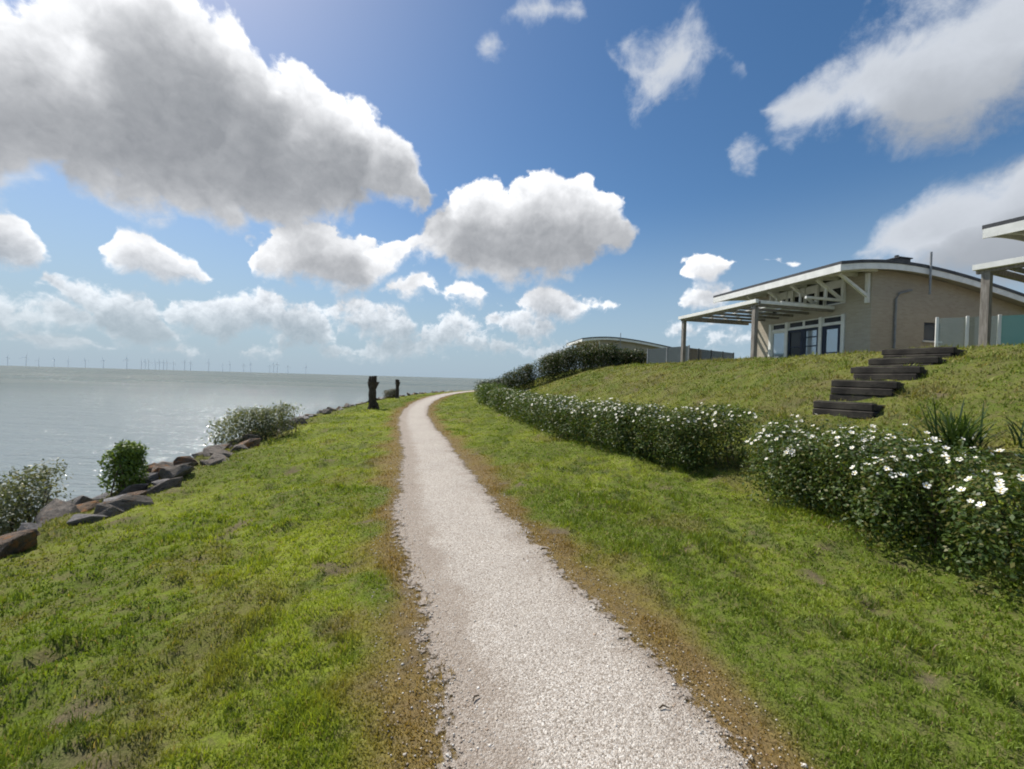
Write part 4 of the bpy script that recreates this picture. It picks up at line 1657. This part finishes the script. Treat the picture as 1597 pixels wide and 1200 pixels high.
LB = [(-7.6, 5.35), (-7.15, 5.7), (-6.95, 5.9)]
shrub('shore_bush', 'loose grey-green bush among the rocks at the left edge', 'bush', LB, 1.0, -.04 - hgt(-7.15, 5.7), 9000, .060, GREYG, 71, lump=.22, narrow=.42, n_stem=16, inner=.75)
x, y = shore(192, 772)
shrub('green_shrub', 'compact bright green shrub growing out of the rocks', 'shrub', [(x - .12, y + .1)], .54, .80, 4600, .055, [(.12, .19, .03), (.16, .23, .035), (.08, .13, .025)], 72, lump=.15, n_stem=7)
x, y = shore(392, 692)
shrub('shore_bush', 'wide grey-green bush on the rocks left of the path', 'bush', [(x - .95, y - .1), (x + .0, y + .6), (x + .35, y + 1.3)], 1.2, 1.02, 7500, .075, GREYG, 73, lump=.24, narrow=.4, n_stem=14, inner=.7)
x, y = shore(600, 622)
shrub('shore_bush', 'small dark bush between the two stumps', 'bush', [(x - .2, y + 1.5), (x + .3, y + 1.8)], 1.0, .85, 1800, .10, BROWNG, 74, lump=.25, n_stem=6)


# ================================================================== pollard stumps
def stump(px, py, h, r, label, seed, fork):
    p = ground_at(px, py)
    g = random.Random(seed)
    root = empty('pollard_stump', (p.x, p.y, hgt(p.x, p.y)))
    tag(root, label, 'stump', 'dark pollard stumps by the shore')
    n, rings = 14, 12
    vs_, fs_ = [], []
    for i in range(rings):
        t = i / (rings - 1)
        rr = r * (1.28 - .55 * min(t / .25, 1) * .6 + .04 * math.sin(i * 2.1))
        rr *= 1 + .55 * max(0, (t - .72) / .28)
        for j in range(n):
            a = 2 * math.pi * j / n
            k = rr * (1 + .13 * math.sin(3 * a + i * .5) + .09 * g.uniform(-1, 1))
            vs_.append((k * math.cos(a) + .05 * t * math.sin(seed), k * math.sin(a), t * h * .86 - .12))
    for i in range(rings - 1):
        for j in range(n):
            fs_.append((i * n + j, i * n + (j + 1) % n, (i + 1) * n + (j + 1) % n, (i + 1) * n + j))
    fs_.append(tuple((rings - 1) * n + j for j in range(n)))
    MB().add(vs_, fs_).build('trunk', M['bark'], root)
    for k in range(5):                       # knobs left where the branches were cut
        a = 2 * math.pi * k / 5 + g.uniform(-.2, .2)
        rr = r * g.uniform(.6, 1.05)
        z = h * .80
        e = (math.cos(a) * rr * 1.2, math.sin(a) * rr * 1.2, h * g.uniform(.88, .97))
        MB().tube([(math.cos(a) * rr * .5, math.sin(a) * rr * .5, z - .08), (math.cos(a) * rr, math.sin(a) * rr, z + .04), e], [r * .5, r * .46, r * .33], 7).build('branch_knob', M['bark'], root)
    if fork:
        MB().tube([(.02, .0, h * .32), (r * 1.25, -r * .2, h * .12), (r * 1.6, -r * .3, -.1)], [r * .35, r * .55, r * .62], 8).build('root_buttress', M['bark'], root)


stump(580, 638, 1.72, .19, 'nearer dark pollard stump with a knobbly head, left of the path', 1, True)
stump(619, 621, 1.62, .135, 'farther thin dark pollard stump left of the path bend', 2, False)

# ================================================================== glass on the terraces
balustrade((8.95, 20.9), (7.75, 23.6), 2, 1.0, 'glass balustrade left of the middle bungalow pergola', zoff=-.05)
balustrade((8.95, 21.3), (13.0, 24.2), 4, .95, 'dark-posted glass balustrade seen through the middle bungalow pergola', postmat='dark_metal', zoff=-.05)
balustrade((12.35, 12.0), (13.9, 11.0), 3, 1.12, 'glass balustrade beside the pergola post at the right edge', teal=(2,), postmat='white')


# ================================================================== wind farm on the horizon
ORD = ['leftmost', 'second', 'third', 'fourth', 'fifth', 'sixth', 'seventh', 'eighth', 'ninth', 'tenth', 'eleventh', 'twelfth', 'thirteenth', 'fourteenth',
       'fifteenth', 'sixteenth', 'seventeenth', 'eighteenth', 'nineteenth', 'twentieth', 'twenty-first', 'twenty-second', 'twenty-third', 'twenty-fourth',
       'twenty-fifth', 'twenty-sixth', 'twenty-seventh', 'rightmost']
WT = [(38, 62), (130, 68), (192, 48), (270, 56), (340, 50), (425, 56), (515, 62), (632, 74), (705, 62), (723, 60), (741, 60), (775, 56), (795, 60), (815, 62), (832, 60), (865, 56),
      (920, 66), (950, 60), (1040, 64), (1110, 50), (1146, 56), (1215, 54), (1250, 64), (1345, 52), (1364, 66), (1382, 68), (1435, 52), (1525, 54)]
tower = MB().tube([(0, 0, -1), (0, 0, 60), (0, 0, 98)], [2.6, 2.1, 1.5], 8).mesh('tower')
nacelle = MB().box(-2.2, 2.2, -3.5, 6.5, 97.5, 102).mesh('nacelle', .4)
blade = MB().add([(-1.4, 0, 0), (1.6, 0, 0), (2.2, 0, 12), (.5, 0, 50), (-.2, 0, 50), (-1.2, 0, 12),
                  (-1.4, .9, 0), (1.6, .9, 0), (2.2, .6, 12), (.5, .2, 50), (-.2, .2, 50), (-1.2, .6, 12)],
                 [(0, 1, 2, 5), (5, 2, 3, 4), (7, 6, 11, 8), (8, 11, 10, 9), (0, 6, 7, 1), (1, 7, 8, 2), (2, 8, 9, 3), (3, 9, 10, 4), (4, 10, 11, 5), (5, 11, 6, 0)]).mesh('blade')
hub = MB().tube([(0, -5.5, 100), (0, -3.4, 100)], [.8, 2.0], 8).mesh('hub')
for me in (tower, nacelle, blade, hub):
    me.materials.append(M['turbine'])
rt = random.Random(5)
for i, (zx, hh) in enumerate(WT):
    v = px_dir(zx * .313, 570)
    hpx = hh * .313
    dist = 150 / (hpx / F_PX)
    k = dist / v.y
    o = empty('wind_turbine', (v.x * k, dist, SEA_Z), R(rt.uniform(-25, 25)))
    tag(o, f'{ORD[i]} of the pale wind turbines on the sea horizon' + ('' if i in (0, 27) else ', counted from the left'), 'wind turbine', 'wind turbines on the sea horizon')
    link_mesh('tower', tower, None, o)
    link_mesh('nacelle', nacelle, None, o)
    link_mesh('hub', hub, None, o)
    a0 = rt.uniform(-.35, .35)
    for b in range(3):
        bo = link_mesh('blade', blade, None, o)
        bo.location = (0, -4.6, 100)
        bo.rotation_euler = (0, a0 + b * 2 * math.pi / 3, 0)

# ================================================================== small things on the ground
def twig(px, py, L, rz, label):
    p = ground_at(px, py)
    o = MB().tube([(-L / 2, 0, .006), (0, .008, .012), (L / 2, -.004, .006)], [.004, .005, .003], 5).add([], []).build('twig', M['twig'])
    o.location = (p.x, p.y, hgt(p.x, p.y) + .018)
    o.rotation_euler = (0, 0, rz)
    tag(o, label, 'twig')


twig(742, 1098, .045, 1.0, 'short dark twig lying on the near gravel')
twig(1035, 1112, .05, .2, 'thin dark twig near the right rim of the near gravel')
